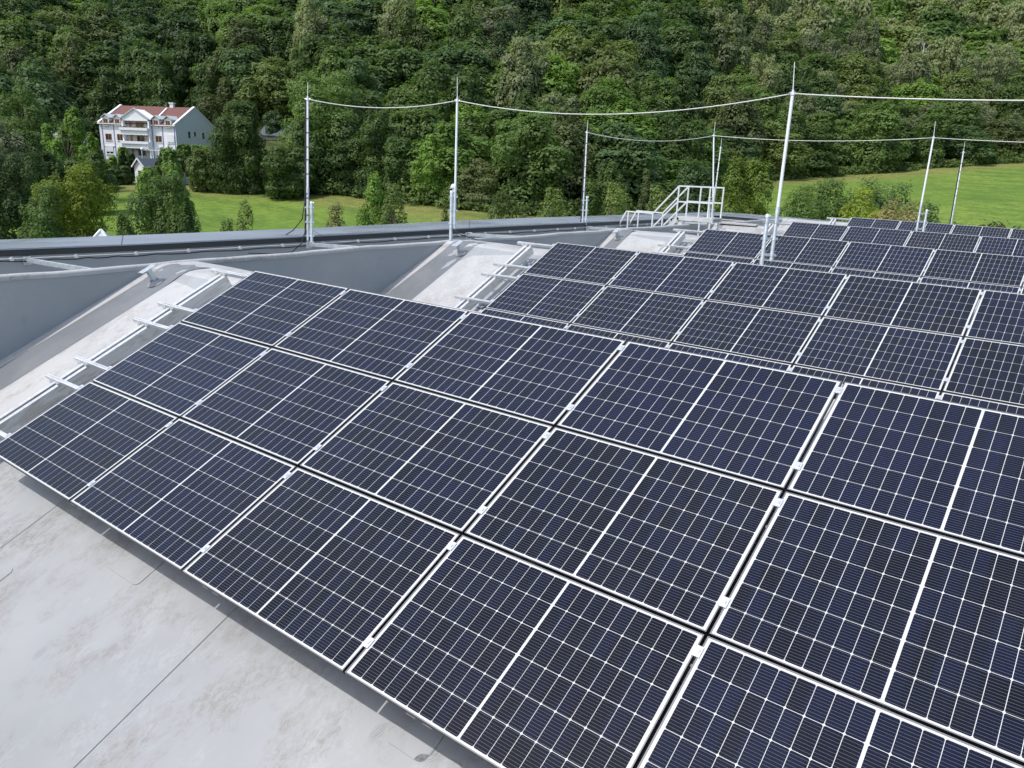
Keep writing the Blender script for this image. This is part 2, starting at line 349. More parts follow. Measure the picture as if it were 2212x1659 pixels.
# end walls beside the sheds (one continuous upstand with a white rounded cap)
b = MB(); T = 0.1; ys = np.linspace(-9, 30.3, 90)
def zcap(y): return ZR + float(np.interp(y, [0, 16, 30], [0, 0, -0.07])) + 0.008 * math.sin(y * 1.9) + 0.005 * math.sin(y * 5.1)
for y in ys:
    x = wx(y); z = zcap(y)
    b.v += [(x, y, -1.6), (x, y, z - 0.05), (x - T, y, z - 0.05), (x - T, y, 0.2)]
for i in range(len(ys) - 1):
    a = i * 4
    for j in range(3): b.f.append((a + j, a + j + 1, a + 5 + j, a + 4 + j)); b.m.append(0)
b.build('end_wall', M['mem_wall'], bld, smooth=False)
b = MB(); prof = [(0.012, -0.075), (0.016, -0.03), (0.0, -0.005), (-0.03, 0.0), (-0.075, 0.0), (-0.11, -0.008), (-0.122, -0.04), (-0.118, -0.11)]
for y in ys:
    x = wx(y); z = zcap(y)
    b.v += [(x + p, y, z + q + 0.01) for p, q in prof]
n = len(prof)
for i in range(len(ys) - 1):
    for j in range(n - 1): a = i * n + j; b.f.append((a, a + 1, a + n + 1, a + n)); b.m.append(0)
b.build('wall_cap', M['mem_white'], bld, smooth=True)
# parapet with wide coping
OUT = [(-9.6, -9, 1.2), (-8.3, -3, 1.2), (-7.54, 3.0, 1.2), (-7.22, 5.7, 1.2), (-6.94, 10.4, 1.2), (-6.88, 16.4, 1.2), (-6.85, 22, 1.15), (-6.85, 28.5, 1.07), (-6.95, 31.2, 1.05), (-6.5, 32.7, 1.05), (-5.5, 33.1, 1.05), (-4.25, 32.9, 1.05), (-1.45, 32.55, 1.05), (3, 32.2, 1.05), (20, 30.9, 1.05)]
INN = [(-8.4, -9, 1.2), (-7.1, -3, 1.2), (-6.14, 2.5, 1.2), (-5.75, 4.9, 1.2), (-5.38, 9.5, 1.2), (-5.12, 14.2, 1.2), (-5.05, 20, 1.15), (-5.3, 26, 1.07), (-5.6, 29.2, 1.05), (-5.45, 30.1, 1.05), (-5.0, 30.35, 1.05), (-3.63, 30.2, 1.05), (-1.2, 30.05, 1.05), (3, 29.95 + .35, 1.05), (20, 29.3, 1.05)]
def smooth_poly(P, k=5):
    P = np.array(P); out = []
    for i in range(len(P) - 1):
        p0 = P[max(i - 1, 0)]; p1 = P[i]; p2 = P[i + 1]; p3 = P[min(i + 2, len(P) - 1)]
        for j in range(k):
            u = j / k; out.append(0.5 * ((2 * p1) + (-p0 + p2) * u + (2 * p0 - 5 * p1 + 4 * p2 - p3) * u * u + (-p0 + 3 * p1 - 3 * p2 + p3) * u ** 3))
    out.append(P[-1]); return np.array(out)
So = smooth_poly(OUT); Si = smooth_poly(INN); NP = len(So)
b = MB()
for i in range(NP):
    a = So[i]; c = Si[i]; b.v += [(a[0], a[1], a[2] - .12), (a[0], a[1], a[2]), (c[0], c[1], c[2]), (c[0], c[1], c[2] - .025)]
    if i: q = 4 * (i - 1); [(b.f.append((q + j, q + j + 1, q + j + 5, q + j + 4)), b.m.append(0)) for j in range(3)]
coping_p = empty('parapet'); coping_p.parent = bld
cop = b.build('coping', M['coping'], coping_p)
b = MB()
for i in range(NP):
    c = Si[i].copy(); d = So[i] - Si[i]; d[2] = 0; d /= np.linalg.norm(d)
    p = c + d * .03; q_ = c + d * .05
    b.v += [(p[0], p[1], c[2] - .025), (p[0], p[1], c[2] - .13)]
    if i: q = 2 * (i - 1); b.f.append((q, q + 1, q + 3, q + 2)); b.m.append(0)
b.build('fascia', M['fascia'], coping_p)
b = MB()
for i in range(NP):
    c = Si[i].copy(); d = So[i] - Si[i]; d[2] = 0; d /= np.linalg.norm(d); p = c + d * .045; o2 = So[i] - d * .12
    b.v += [(p[0], p[1], c[2] - .1), (p[0], p[1], 0.15), (o2[0], o2[1], c[2] - .05), (o2[0], o2[1], -9.9)]
    if i:
        q = 4 * (i - 1); b.f.append((q, q + 1, q + 5, q + 4)); b.f.append((q + 2, q + 3, q + 7, q + 6)); b.m += [0, 0]
b.build('parapet_wall', M['mem_wall'], bld)
b = MB()                                       # floor of the gutter walkway
for i in range(NP):
    c = Si[i]; b.v += [(c[0] - .2, c[1] + (.2 if i > 50 else 0), 0.45), ((wx(c[1]) - .05) if c[0] < -2.3 else c[0], c[1] if c[0] < -2.6 and c[1] < 29 else 28.5, 0.45)]
    if i: q = 2 * (i - 1); b.f.append((q, q + 1, q + 3, q + 2)); b.m.append(0)
b.build('gutter_floor', M['mem_light'], bld)
# butt joints of the parapet sheets and small fixing bolts below
b = MB()
for i in range(4, NP, 5):
    a = So[i]; c = Si[i]; b.bar((a[0], a[1], a[2] + .002), (c[0], c[1], c[2] + .002), .012, .006)
b.build('coping_joint', M['fascia'], coping_p)

# round conductor with clips and black cable along the inner face of the parapet
def along(offset, dz, sag=0.0, step=1.0, i0=8, i1=NP - 4):
    pts = []
    for i in range(i0, i1):
        c = Si[i].copy(); d = So[i] - Si[i]; d[2] = 0; d /= np.linalg.norm(d); p = c - d * offset
        n2 = Si[i + 1] - Si[i]
        for u in np.arange(0, 1, 0.2):
            q = p + n2 * u; L = i + u
            pts.append((q[0], q[1], q[2] + dz - sag * abs(math.sin(L * math.pi * 0.8)) ))
    return pts
cond = empty('lightning_conductor', (-5.5, 8, 1.0), label='thin round wire clipped along the inner face of the roof parapet', cat='wire')
pc = along(0.03, -0.165)
b = MB(); b.tube([Vector(p) - cond.location for p in pc], 0.008, 6); b.build('wire', M['cable_white'], cond, smooth=True)
dist = 0; last = Vector(pc[0]); cl = None
for p in pc:
    p = Vector(p); dist += (p - last).length; last = p
    if dist > 0.95 and p.y < 29:
        dist = 0
        if cl is None:
            b = MB(); b.box(-.03, .05, -.022, .022, -.03, .022); b.tube([(.02, 0, -.03), (.02, 0, .035)], .018, 8); cl = b.mesh('wire_clip', M['clamp'])
        c_ = link('wire_clip', cl, cond); c_.location = p - cond.location
bc = along(0.045, -0.195, 0.022); b = MB(); b.tube(bc, 0.011, 6)
tag(b.build('black_cable', M['black'], smooth=True), 'black cable drooping between the clips along the inner parapet face', 'cable')

# ------------------------------------------------------------------ solar panels
L, Wd, TK = 1.722, 1.134, 0.035
b = MB(); lip = 0.007
b.add([(0, 0, 0), (L, 0, 0), (L, Wd, 0), (0, Wd, 0), (lip, lip, 0), (L - lip, lip, 0), (L - lip, Wd - lip, 0), (lip, Wd - lip, 0)],
      [(0, 1, 5, 4), (1, 2, 6, 5), (2, 3, 7, 6), (3, 0, 4, 7)], 0)
b.add([(0, 0, 0), (L, 0, 0), (L, Wd, 0), (0, Wd, 0), (0, 0, -TK), (L, 0, -TK), (L, Wd, -TK), (0, Wd, -TK)], [(0, 4, 5, 1), (1, 5, 6, 2), (2, 6, 7, 3), (3, 7, 4, 0)], 1)
b.add([(lip, lip, 0), (L - lip, lip, 0), (L - lip, Wd - lip, 0), (lip, Wd - lip, 0), (lip, lip, -.004), (L - lip, lip, -.004), (L - lip, Wd - lip, -.004), (lip, Wd - lip, -.004)], [(0, 1, 5, 4), (1, 2, 6, 5), (2, 3, 7, 6), (3, 0, 4, 7)], 0)
fw = .03
for (x0, x1, y0, y1) in ((0, L, 0, fw), (0, L, Wd - fw, Wd), (0, fw, fw, Wd - fw), (L - fw, L, fw, Wd - fw)):
    b.add([(x0, y0, -TK), (x1, y0, -TK), (x1, y1, -TK), (x0, y1, -TK)], [(0, 3, 2, 1)], 1)
me_frame = b.mesh('frame', [M['frame'], M['frame_side']])
b = MB(); b.add([(lip - .001, lip - .001, -.0035), (L - lip + .001, lip - .001, -.0035), (L - lip + .001, Wd - lip + .001, -.0035), (lip - .001, Wd - lip + .001, -.0035)], [(0, 1, 2, 3)])
b.add([(lip, lip, -.009), (L - lip, lip, -.009), (L - lip, Wd - lip, -.009), (lip, Wd - lip, -.009)], [(3, 2, 1, 0)])
me_sheet = b.mesh('backsheet', M['sheet'])
b = MB(); G = .0032; mv = .020; mu = .027; mid = .017
cvh = (Wd - 2 * mv - 5 * G) / 6; cuw = (L - 2 * mu - mid - 16 * G) / 18; ch = .006
for i in range(18):
    x0 = mu + i * (cuw + G) + (mid - G if i > 8 else 0)
    for j in range(6):
        y0 = mv + j * (cvh + G); x1 = x0 + cuw; y1 = y0 + cvh
        b.add([(x0 + ch, y0, -.0028), (x1 - ch, y0, -.0028), (x1, y0 + ch, -.0028), (x1, y1 - ch, -.0028), (x1 - ch, y1, -.0028), (x0 + ch, y1, -.0028), (x0, y1 - ch, -.0028), (x0, y0 + ch, -.0028)], [tuple(range(8))])
me_cells = b.mesh('cells', M['cell'])
b = MB(); b.box(-.024, .024, -.034, .034, .001, .006); b.box(-.012, .012, -.012, .012, .006, .013); b.box(-.009, .009, -.03, .03, -.06, .001)
me_clamp = b.mesh('clamp', M['clamp'])
ORD = ['first', 'second', 'third', 'fourth', 'fifth', 'sixth', 'seventh', 'eighth', 'ninth', 'tenth']
ROWN = ['bottom', 'middle', 'top']
ARRN = ['nearest array', 'second array back', 'third array back', 'fourth array back', 'farthest array']
COLS = [6, 6, 6, 5, 5]
GU, GV = .0199, .0202
for k in range(5):
    for r in range(3):
        for c in range(COLS[k]):
            p = OFF[k] + DX * (c * (L + GU)) + DV * (r * (Wd + GV))
            jig = Vector((0, 0, 0)) + DV * rnd.uniform(-.002, .002) + DN * rnd.uniform(-.0015, .0015)
            e = empty('solar_panel', p + jig, (TH + rnd.uniform(-.0012, .0012), rnd.uniform(-.0008, .0008), 0),
                      '%s row solar panel of the %s, %s from its left end' % (ROWN[r], ARRN[k], ORD[c]), 'solar panel', 'solar panels on the sawtooth roof')
            link('frame', me_frame, e); link('backsheet', me_sheet, e); link('cells', me_cells, e)
            for vv in (.215, 1.025):
                cl_ = link('clamp', me_clamp, e); cl_.location = (L + GU / 2, vv, 0)
            if c == 0:
                for vv in (.215, 1.025):
                    cl_ = link('clamp', me_clamp, e); cl_.location = (-.016, vv, -.004)

# mounting frames below the panels
RV = [.215, 1.025, 1.154 + .225, 1.154 + 1.03, 2.308 + .24, 2.308 + 1.05]
for k in range(5):
    e = empty('mounting_frame', OFF[k], (TH, 0, 0), 'aluminium rails and beams under the %s, bare at its left end' % ARRN[k], 'mounting frame', 'aluminium frames under the solar arrays')
    xe = COLS[k] * (L + GU) + .1
    for i, v in enumerate(RV):
        b = MB(); x0 = -.88 + rnd.uniform(-.015, .015) + (.0 if i < 5 else .0)
        for ya, yb, za, zb in ((-.022, -.007, -.085, -.041), (.007, .022, -.085, -.041), (-.007, .007, -.085, -.052), (-.022, -.013, -.041, -.0375), (.013, .022, -.041, -.0375)):
            b.box(x0, xe, v + ya, v + yb, za, zb)
        b.build('rail', M['alu'], e)
        bb = MB()
        for xx in (-.735, -.555):
            bb.box(xx - .02, xx + .02, v - .05, v - .022, -.089, -.06); bb.tube([(xx, v - .036, -.06), (xx, v - .036, -.045)], .009, 6)
        bb.build('rail_clamp', M['clamp'], e)
    xb = -.62
    while xb < xe:
        b = MB()
        v0 = -.25 if xb < 0 else .05; v1 = 3.34
        for sg in (-1, 1):
            xs_ = sorted((xb + sg * .03, xb + sg * .085)); b.box(xs_[0], xs_[1], v0, v1, -.098, -.0865)
            xs_ = sorted((xb + sg * .078, xb + sg * .085)); b.box(xs_[0], xs_[1], v0, v1, -.225, -.0985)
            xs_ = sorted((xb + sg * .03, xb + sg * .098)); b.box(xs_[0], xs_[1], v0, v1, -.236, -.2255)
        b.build('beam', M['beam'], e); b = MB(); b.box(xb - .087, xb - .028, v0 - .002, v1 + .002, -.086, -.0835); b.box(xb + .028, xb + .087, v0 - .002, v1 + .002, -.086, -.0835); b.build('beam_flange', M['alu'], e)
        for v in (.25, 1.7, 3.12):
            q = MB(); q.box(xb - .03, xb + .03, v - .045, v + .045, -.395, -.236); q.box(xb - .09, xb + .09, v - .09, v + .09, -.399, -.39)
            q.build('post', M['galv'], e)
        xb += 2.1

# free pedestals with small top plates on the bare strip
for k in range(3):
    base = OFF[k] + Vector(((-2.394, -2.37, -2.5)[k], 0, 0)) + DV * 3.24 - DN * .395
    e = empty('roof_pedestal', base, (TH, 0, 0), ('grey steel pedestal with square top plate, %s' % ('left of the nearest array', 'left of the second array', 'left of the third array')[k]), 'pedestal', 'bare pedestals beside the end wall')
    b = MB(); b.box(-.045, .045, -.03, .03, 0, .225); bevel(b.build('post', M['galv'], e), .004)
    b = MB(); b.box(-.06, .06, -.12, .12, .225, .233); b.build('top_plate', M['galv'], e)
    b = MB(); b.tube([(0, 0, 0.002), (0, 0, .02), (0, 0, .05)], [.12, .075, .055], 14, cap=False); b.build('flashing_collar', M['mem_light'], e, smooth=True)
# low vents far back
# ------------------------------------------------------------------ masts
VR = Vector((0.79, 0.61, 0))                    # to the right as seen from the camera
def topat(base, px, py):
    """world point at the base's viewing depth seen at px,py"""
    bb = np.array(base); dep = RM[2] @ (bb - CAM); return Vector(CAM + ray(px, py) * dep)
def mast(label, base, tip, rodtop, r=.027, sleeve=.35, joint=True, group='lightning rod masts on the roof', cable=False, support=None, bands=(), dome=False):
    base = Vector(base); tip = Vector(tip); rt = Vector(rodtop)
    e = empty('lightning_mast', base, label=label, cat='mast', group=group)
    t_ = tip - base; ax = t_.normalized(); q = rt - base
    b = MB(); js = t_ * sleeve
    b.tube([(0, 0, 0), js], r * 1.0, 14); b.tube([js * .86, js], r * 1.16, 14); autosmooth(b.build('lower_tube', M['galv'], e))
    b = MB(); b.tube([js, t_], r * .88, 14); autosmooth(b.build('upper_tube', M['white_metal'], e))
    b = MB(); b.tube([t_, q], [.0075, .006], 8); autosmooth(b.build('rod', M['white_metal'], e))
    b = MB(); b.tube([t_ - ax * .035, t_ + ax * .02], r * 1.35, 8); b.tube([t_ - ax * .0 - VR * .06, t_ + VR * .06], .014, 8); b.tube([t_ + ax * .015, t_ + ax * .06], .016, 8)
    autosmooth(b.build('head_clamp', M['clamp'], e))
    if support:
        side, s0, s1 = support[:3]; off = VR * side; col = support[3] if len(support) > 3 else .033
        b = MB(); p0 = off + ax * s0; p1 = off + ax * s1; b.tube([p0, p1], col, 14)
        sp_ = autosmooth(b.build('support_tube', M['galv'], e))
        b = MB(); b.tube([p1, p1 + ax * .05, p1 + ax * .052], [col * 1.12, col * 1.05, col * .6], 12); b.tube([p1 - VR * .02, p1 + VR * .05 + ax * .03], .016, 8); autosmooth(b.build('cap', M['white_metal'], e))
        for f in (0.12, .5, .9):
            c0 = ax * (max(0.02, s0) + (s1 - max(0.02, s0)) * f)
            b = MB(); lo = min(0, side) - .06; hi = max(0, side) + .06
            b.bar(c0 + VR * lo, c0 + VR * hi, .05, .035); b.tube([off + c0 - ax * .03, off + c0 + ax * .03], col * 1.15, 12)
            b.tube([c0 - ax * .03, c0 + ax * .03], r * 1.2, 12)
            autosmooth(b.build('pipe_clamp', M['galv'], e))
    if cable:
        b = MB(); b.tube([-VR * .052 + ax * .0, -VR * .047 + ax * 1.2, -VR * .042 + t_ * .98], .019, 8); autosmooth(b.build('cable', M['black'], e))
    if bands:
        for f in bands:
            b = MB(); b.tube([t_ * f - ax * .008 - VR * .008, t_ * f + ax * .008 - VR * .008], r * 1.3, 12, cap=False); b.build('cable_tie', M['black'], e)
    if dome:
        pd = -VR * .05 + ax * .86 + Vector((-.1, .12, 0)); b = MB(); b.tube([pd - ax * .75, pd], .018, 8)
        b.tube([pd, pd + ax * .005, pd + ax * .05, pd + ax * .085, pd + ax * .1], [.0, .06, .055, .03, .004], 14)
        b.bar(pd - VR * .09, pd + VR * .09, .02, .01); autosmooth(b.build('dome_antenna', M['trim_white'], e))
        b = MB(); b.bar(pd - ax * .72, pd - ax * .42, .13, .07); bevel(b.build('junction_box', M['trim_white'], e), .01)
        b = MB(); b.tube([pd + VR * .03, pd + VR * .03 - ax * .4, pd + VR * .02 - ax * .75, VR * -.03, VR * .1 + Vector((.1, -.05, -.12)), VR * .5 + Vector((0, 0, -.22))], .009, 6); b.build('cable', M['black'], e, smooth=True)
    return e, tip
mb1 = Vector((-5.42, 8.14, 1.10)); t1 = topat(mb1, 664.6, 214)
m1 = mast('leftmost slim mast, black cable tied along it, standing at the parapet', mb1, t1, topat(mb1, 665, 178), .027, .38, cable=True, support=(.085, -.06, .80), bands=(.30, .33, .47, .57, .66, .76, .86, .18))
mb2 = Vector((-2.95, 10.1, 1.48)); t2 = topat(mb2, 987.7, 217)
m2 = mast('mast with a white dome antenna beside it, on the roof end wall', mb2, t2, topat(mb2, 987.8, 167), .028, .33, support=(-.075, -.27, .76, .036), dome=True)
mb3 = Vector((3.93, 10.18, 1.50)); t3 = topat(mb3, 1712.5, 202)
m3 = mast('tallest looking mast, rising behind the top edge of the second solar array', mb3, t3, topat(mb3, 1716.5, 134), .031, .32, support=(-.15, -.35, .72, .034))
mb4 = Vector((-2.62, 23.05, 1.22)); t4 = topat(mb4, 1542, 293)
m4 = mast('distant mast beside the white crossing steps, left of the round tree', mb4, t4, topat(mb4, 1545, 263), .03, .3, support=(-.12, -.1, .8))
mb5 = Vector((3.72, 23.1, 1.40)); t5 = topat(mb5, 2016.5, 297.5)
m5 = mast('distant mast with short second tube on its right, behind the fourth array', mb5, t5, topat(mb5, 2020.7, 262), .03, .3, support=(.20, -.15, .62, .034))
mb6 = Vector((-5.17, 18.75, 1.12)); t6 = topat(mb6, 1268, 286)
m6 = mast('slim distant mast with black cable, left of the crossing steps', mb6, t6, topat(mb6, 1270, 260), .026, .4, cable=True, support=(.11, -.05, .82), bands=(.2, .35, .5, .62, .75, .88))
mb7 = Vector((-4.6, 27.6, 1.1)); t7 = topat(mb7, 1556.8, 319.5)
m7 = mast('thin distant mast at the parapet corner just right of the crossing steps', mb7, t7, topat(mb7, 1559, 298), .026, .4, cable=False, bands=(.25, .4, .52, .66, .8))
mb8 = Vector(at(2053, 492, 31.6)); t8 = topat(mb8, 2081, 329)
m8 = mast('rightmost far mast with dark cable, in front of the right meadow', mb8, t8, topat(mb8, 2084.5, 307), .03, .3, cable=True, bands=(.3, .42, .52, .62, .74, .85))
# two more of the chain just beyond the right edge of the frame carry the wires on
e9, t9 = mast('mast beyond the right edge holding the near wire', (11.2, 10.3, 1.5), (11.25, 10.3, 4.05), (11.26, 10.3, 4.5), .031, .3)
e10, t10 = mast('mast beyond the right edge holding the far wire', (10.6, 23.2, 1.4), (10.65, 23.2, 4.05), (10.66, 23.2, 4.5), .031, .3)
def wire(a, b_, sag, label, r=.0095):
    a = Vector(a); b_ = Vector(b_); pts = [a.lerp(b_, i / 30) - Vector((0, 0, sag * 4 * (i / 30) * (1 - i / 30))) for i in range(31)]
    m_ = MB(); m_.tube(pts, r, 8); o = m_.build('overhead_wire', M['cable_white'], smooth=True)
    tag(o, label, 'wire', 'wires slung between the roof masts')
def sagfor(a, b_, px_mid_y):
    mid_ = (Vector(a) + Vector(b_)) / 2; p = RM @ (np.array(mid_) - CAM); y = 829.5 + FP * p[1] / p[2]; return (px_mid_y - y) * p[2] / FP
wire(t1, t2, sagfor(t1, t2, 232), 'white overhead wire sagging between the two leftmost roof masts')
wire(t2, t3, sagfor(t2, t3, 245), 'long white overhead wire sagging across the middle to the tallest looking mast')
wire(t3, t9, .13, 'white overhead wire running from the tallest looking mast out at the right edge')
wire(t6, t4, sagfor(t6, t4, 304), 'short far overhead wire ending at the mast beside the crossing steps', .009)
wire(t4, t5, sagfor(t4, t5, 304), 'long far overhead wire passing behind the tallest looking mast', .009)
wire(t5, t10, .10, 'far overhead wire leaving the frame at the right in front of the forest', .009)
# cable loop dropping from the first mast
b = MB(); b.tube([mb1 + Vector((-.07, 0, .8)), mb1 + Vector((-.1, -.05, .45)), mb1 + Vector((-.3, -.15, .2)), mb1 + Vector((-.42, -.22, .12)), mb1 + Vector((-.44, -.24, .1))], .011, 8)
tag(b.build('looped_cable', M['black'], smooth=True), 'black cable loop dropping from the leftmost mast onto the coping', 'cable')
b = MB(); b.tube([mb1 + Vector((-.05, 0, .25)), mb1 + Vector((-.02, -.15, -.05)), mb1 + Vector((.1, -.5, -.2)), mb1 + Vector((.05, -.9, -.22)), mb1 + Vector((.02, -1.5, -.16))], .011, 8)
tag(b.build('looped_cable', M['black'], smooth=True), 'black cable sagging from the foot of the leftmost mast along the parapet', 'cable')

# galvanised braces between parapet and end wall
BR = [((-6.08, 2.85, 1.0), (-3.1, 2.75, 1.13), 'leftmost galvanised brace bar between parapet and end wall'),
      ((-5.35, 8.12, 1.03), (-3.12, 8.0, 1.15), 'galvanised brace bar at the foot of the leftmost mast'),
      ((-5.12, 13.07, 1.03), (-2.85, 13.05, 1.14), 'galvanised brace bar just right of the mast with the dome antenna'),
      ((-5.0, 18.8, .98), (-2.75, 18.8, 1.1), 'galvanised brace bar at the foot of the slim mast left of the crossing steps'),
      ((-5.2, 24.8, .96), (-2.5, 24.8, 1.06), 'farthest galvanised brace bar, behind the crossing steps')]
for a, c, lab in BR:
    a = Vector(a); c = Vector(c); e = empty('brace_bar', a, label=lab, cat='brace', group='brace bars behind the end wall')
    b = MB(); b.bar((0, 0, 0), c - a, .05, .075); bevel(b.build('bar', M['galv'], e), .004)
    b = MB(); b.box(-.02, .02, -.06, .06, -.08, .06); b.tube([(0, 0, .045), (.16, 0, .06)], .014, 8); b.box(.0, .1, -.035, .035, .045, .06); b.build('end_plate', M['galv'], e)

# crossing steps over the end wall
e = empty('crossing_steps', (-3, 21, .45), label='white crossing steps with handrails over the roof end wall', cat='steps')
O = Vector((-3, 21, .45))
def P3(x, y, z): return Vector((x, y, z)) - O
for yy, sh in ((21.0, 0.0), (21.72, -.01)):
    c1 = P3(-4.86, yy, 1.47); c2 = P3(-3.86, yy, 1.465); c3 = P3(-3.01, yy, 2.39 + sh); c4 = P3(-1.78, yy, 2.40 + sh)
    b = MB(); w_ = .042
    b.bar(P3(-5.22, yy, .8), c1, w_, w_); b.bar(c1, c2, w_, w_); b.bar(c2, c3, w_, w_); b.bar(c3, c4, w_, w_)
    b.bar(P3(-3.01, yy, 1.9), P3(-1.78, yy, 1.91), w_, w_); b.bar(P3(-3.8, yy, 1.06), P3(-3.01, yy, 1.9), w_, w_)
    autosmooth(b.build('handrail', M['white_metal'], e))
    for x, z0, z1 in ((-4.78, .5, 1.47), (-3.86, .5, 1.46), (-3.01, 1.42, 2.38), (-2.25, 1.42, 2.39), (-1.8, 1.42, 2.39)):
        b = MB(); b.bar(P3(x, yy, z0), P3(x, yy, z1), .04, .04, (0, 1, 0)); b.build('post', M['white_metal'], e)
    b = MB(); b.bar(P3(-3.75, yy, .52), P3(-2.95, yy, 1.40), .03, .13); b.bar(P3(-2.98, yy, 1.38), P3(-1.75, yy, 1.38), .03, .12); b.build('stringer', M['alu'], e)
b = MB(); b.box(-2.98 + 3, -1.76 + 3, 0.0, .72, .965, .995); b.build('platform', M['alu'], e)
for i in range(4):
    b = MB(); x = -3.62 + i * .19; z = .68 + i * .205; b.box(x + 3 - .1, x + 3 + .1, 0.02, .70, z - .45, z - .42); b.build('tread', M['alu'], e)
for x in (-2.2, -1.85):
    for yy in (21.02, 21.70):
        b = MB(); b.bar(P3(x, yy, pz(yy, OFF[3])), P3(x, yy, 1.34), .045, .045, (0, 1, 0)); b.build('leg', M['white_metal'], e)
# plank lying near the steps
b = MB(); b.box(-.65, .65, -.12, .12, 0, .06); o = bevel(b.build('pale_board', M['mem_white']), .006); o.location = (-1.65, 22.9, 1.2); o.rotation_euler = (0, .0, .03)
tag(o, 'pale flat board lying on the roof crest right of the crossing steps', 'board')
# tread pads leading up the fourth slope
b = MB()
for i in range(4):
    y = 21.9 + i * .22; b.box(-2.25, -1.95, y, y + .12, pz(y, OFF[3]) + .01, pz(y, OFF[3]) + .06)
o = b.build('step_pads', M['mem_white']); tag(o, 'short row of pale step pads on the slope beneath the crossing steps', 'step pads')
# ------------------------------------------------------------------ land: meadow and wooded hillside
EDGE = [(-500, 130, -3.0), (200, 130, -2.6), (560, 130, -2.2), (700, 122, -2.5), (770, 120, -2.9), (900, 114, -3.0), (1050, 110, -3.6), (1250, 110, -3.9), (1450, 125, -2.7), (1560, 150, -.4), (1670, 170, 1.9), (1900, 185, 4.3), (2212, 200, 8.2), (2700, 215, 11)]
EP = [a[0] for a in EDGE]; EY = [a[1] for a in EDGE]; EZ = [a[2] for a in EDGE]
def local(x, y):
    dx = x - CAM[0]; dy = y - CAM[1]; X = dx * RT[0] + dy * RT[1]; Y = dx * FW[0] + dy * FW[1]; return X, Y
def ground(x, y):
    X, Y = local(np.asarray(x, float), np.asarray(y, float)); Ys = np.maximum(Y, 20)
    px = 1106 + 1725 * X / Ys
    ye = np.interp(px, EP, EY); ze = np.interp(px, EP, EZ)
    z0 = -9.6
    u = np.clip((Ys - 58) / (ye - 58), 0, 1)
    z = z0 + (ze - z0) * u ** 1.02
    ov = np.maximum(Y - ye, 0)
    hs = .13 * np.minimum(ov, 30) + .36 * np.maximum(ov - 30, 0)
    hs = np.where(px < 520, .085 * np.minimum(ov, 60) + .40 * np.maximum(ov - 60, 0), hs)
    return z + hs + .12 * np.sin(X * .07) * u + .1 * np.sin(Y * .11 + X * .05) * u, px, ov, ye
def gz(x, y): return float(ground(x, y)[0])
Yg = np.concatenate([np.linspace(-40, 50, 8), np.linspace(56, 230, 90), np.linspace(236, 520, 40)]); Xg = np.linspace(-1, 1, 121)
b = MB(); nx = len(Xg)
P_ = []; dry = []; fo = []
for Yv in Yg:
    wdt = 90 + max(Yv, 0) * 1.0
    for xv in Xg:
        X = xv * wdt; x = CAM[0] + X * RT[0] + Yv * FW[0]; y = CAM[1] + X * RT[1] + Yv * FW[1]
        z, px, ov, ye = ground(x, y); P_.append((x, y, float(z)))
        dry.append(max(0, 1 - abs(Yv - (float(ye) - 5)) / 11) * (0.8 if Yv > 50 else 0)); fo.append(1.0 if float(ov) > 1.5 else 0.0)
for i in range(len(Yg) - 1):
    for j in range(nx - 1): a = i * nx + j; b.f.append((a, a + 1, a + nx + 1, a + nx)); b.m.append(0)
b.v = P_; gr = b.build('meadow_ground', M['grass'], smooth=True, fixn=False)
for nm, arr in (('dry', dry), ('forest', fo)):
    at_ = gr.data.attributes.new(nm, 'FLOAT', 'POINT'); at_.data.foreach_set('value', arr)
gr['kind'] = 'structure'

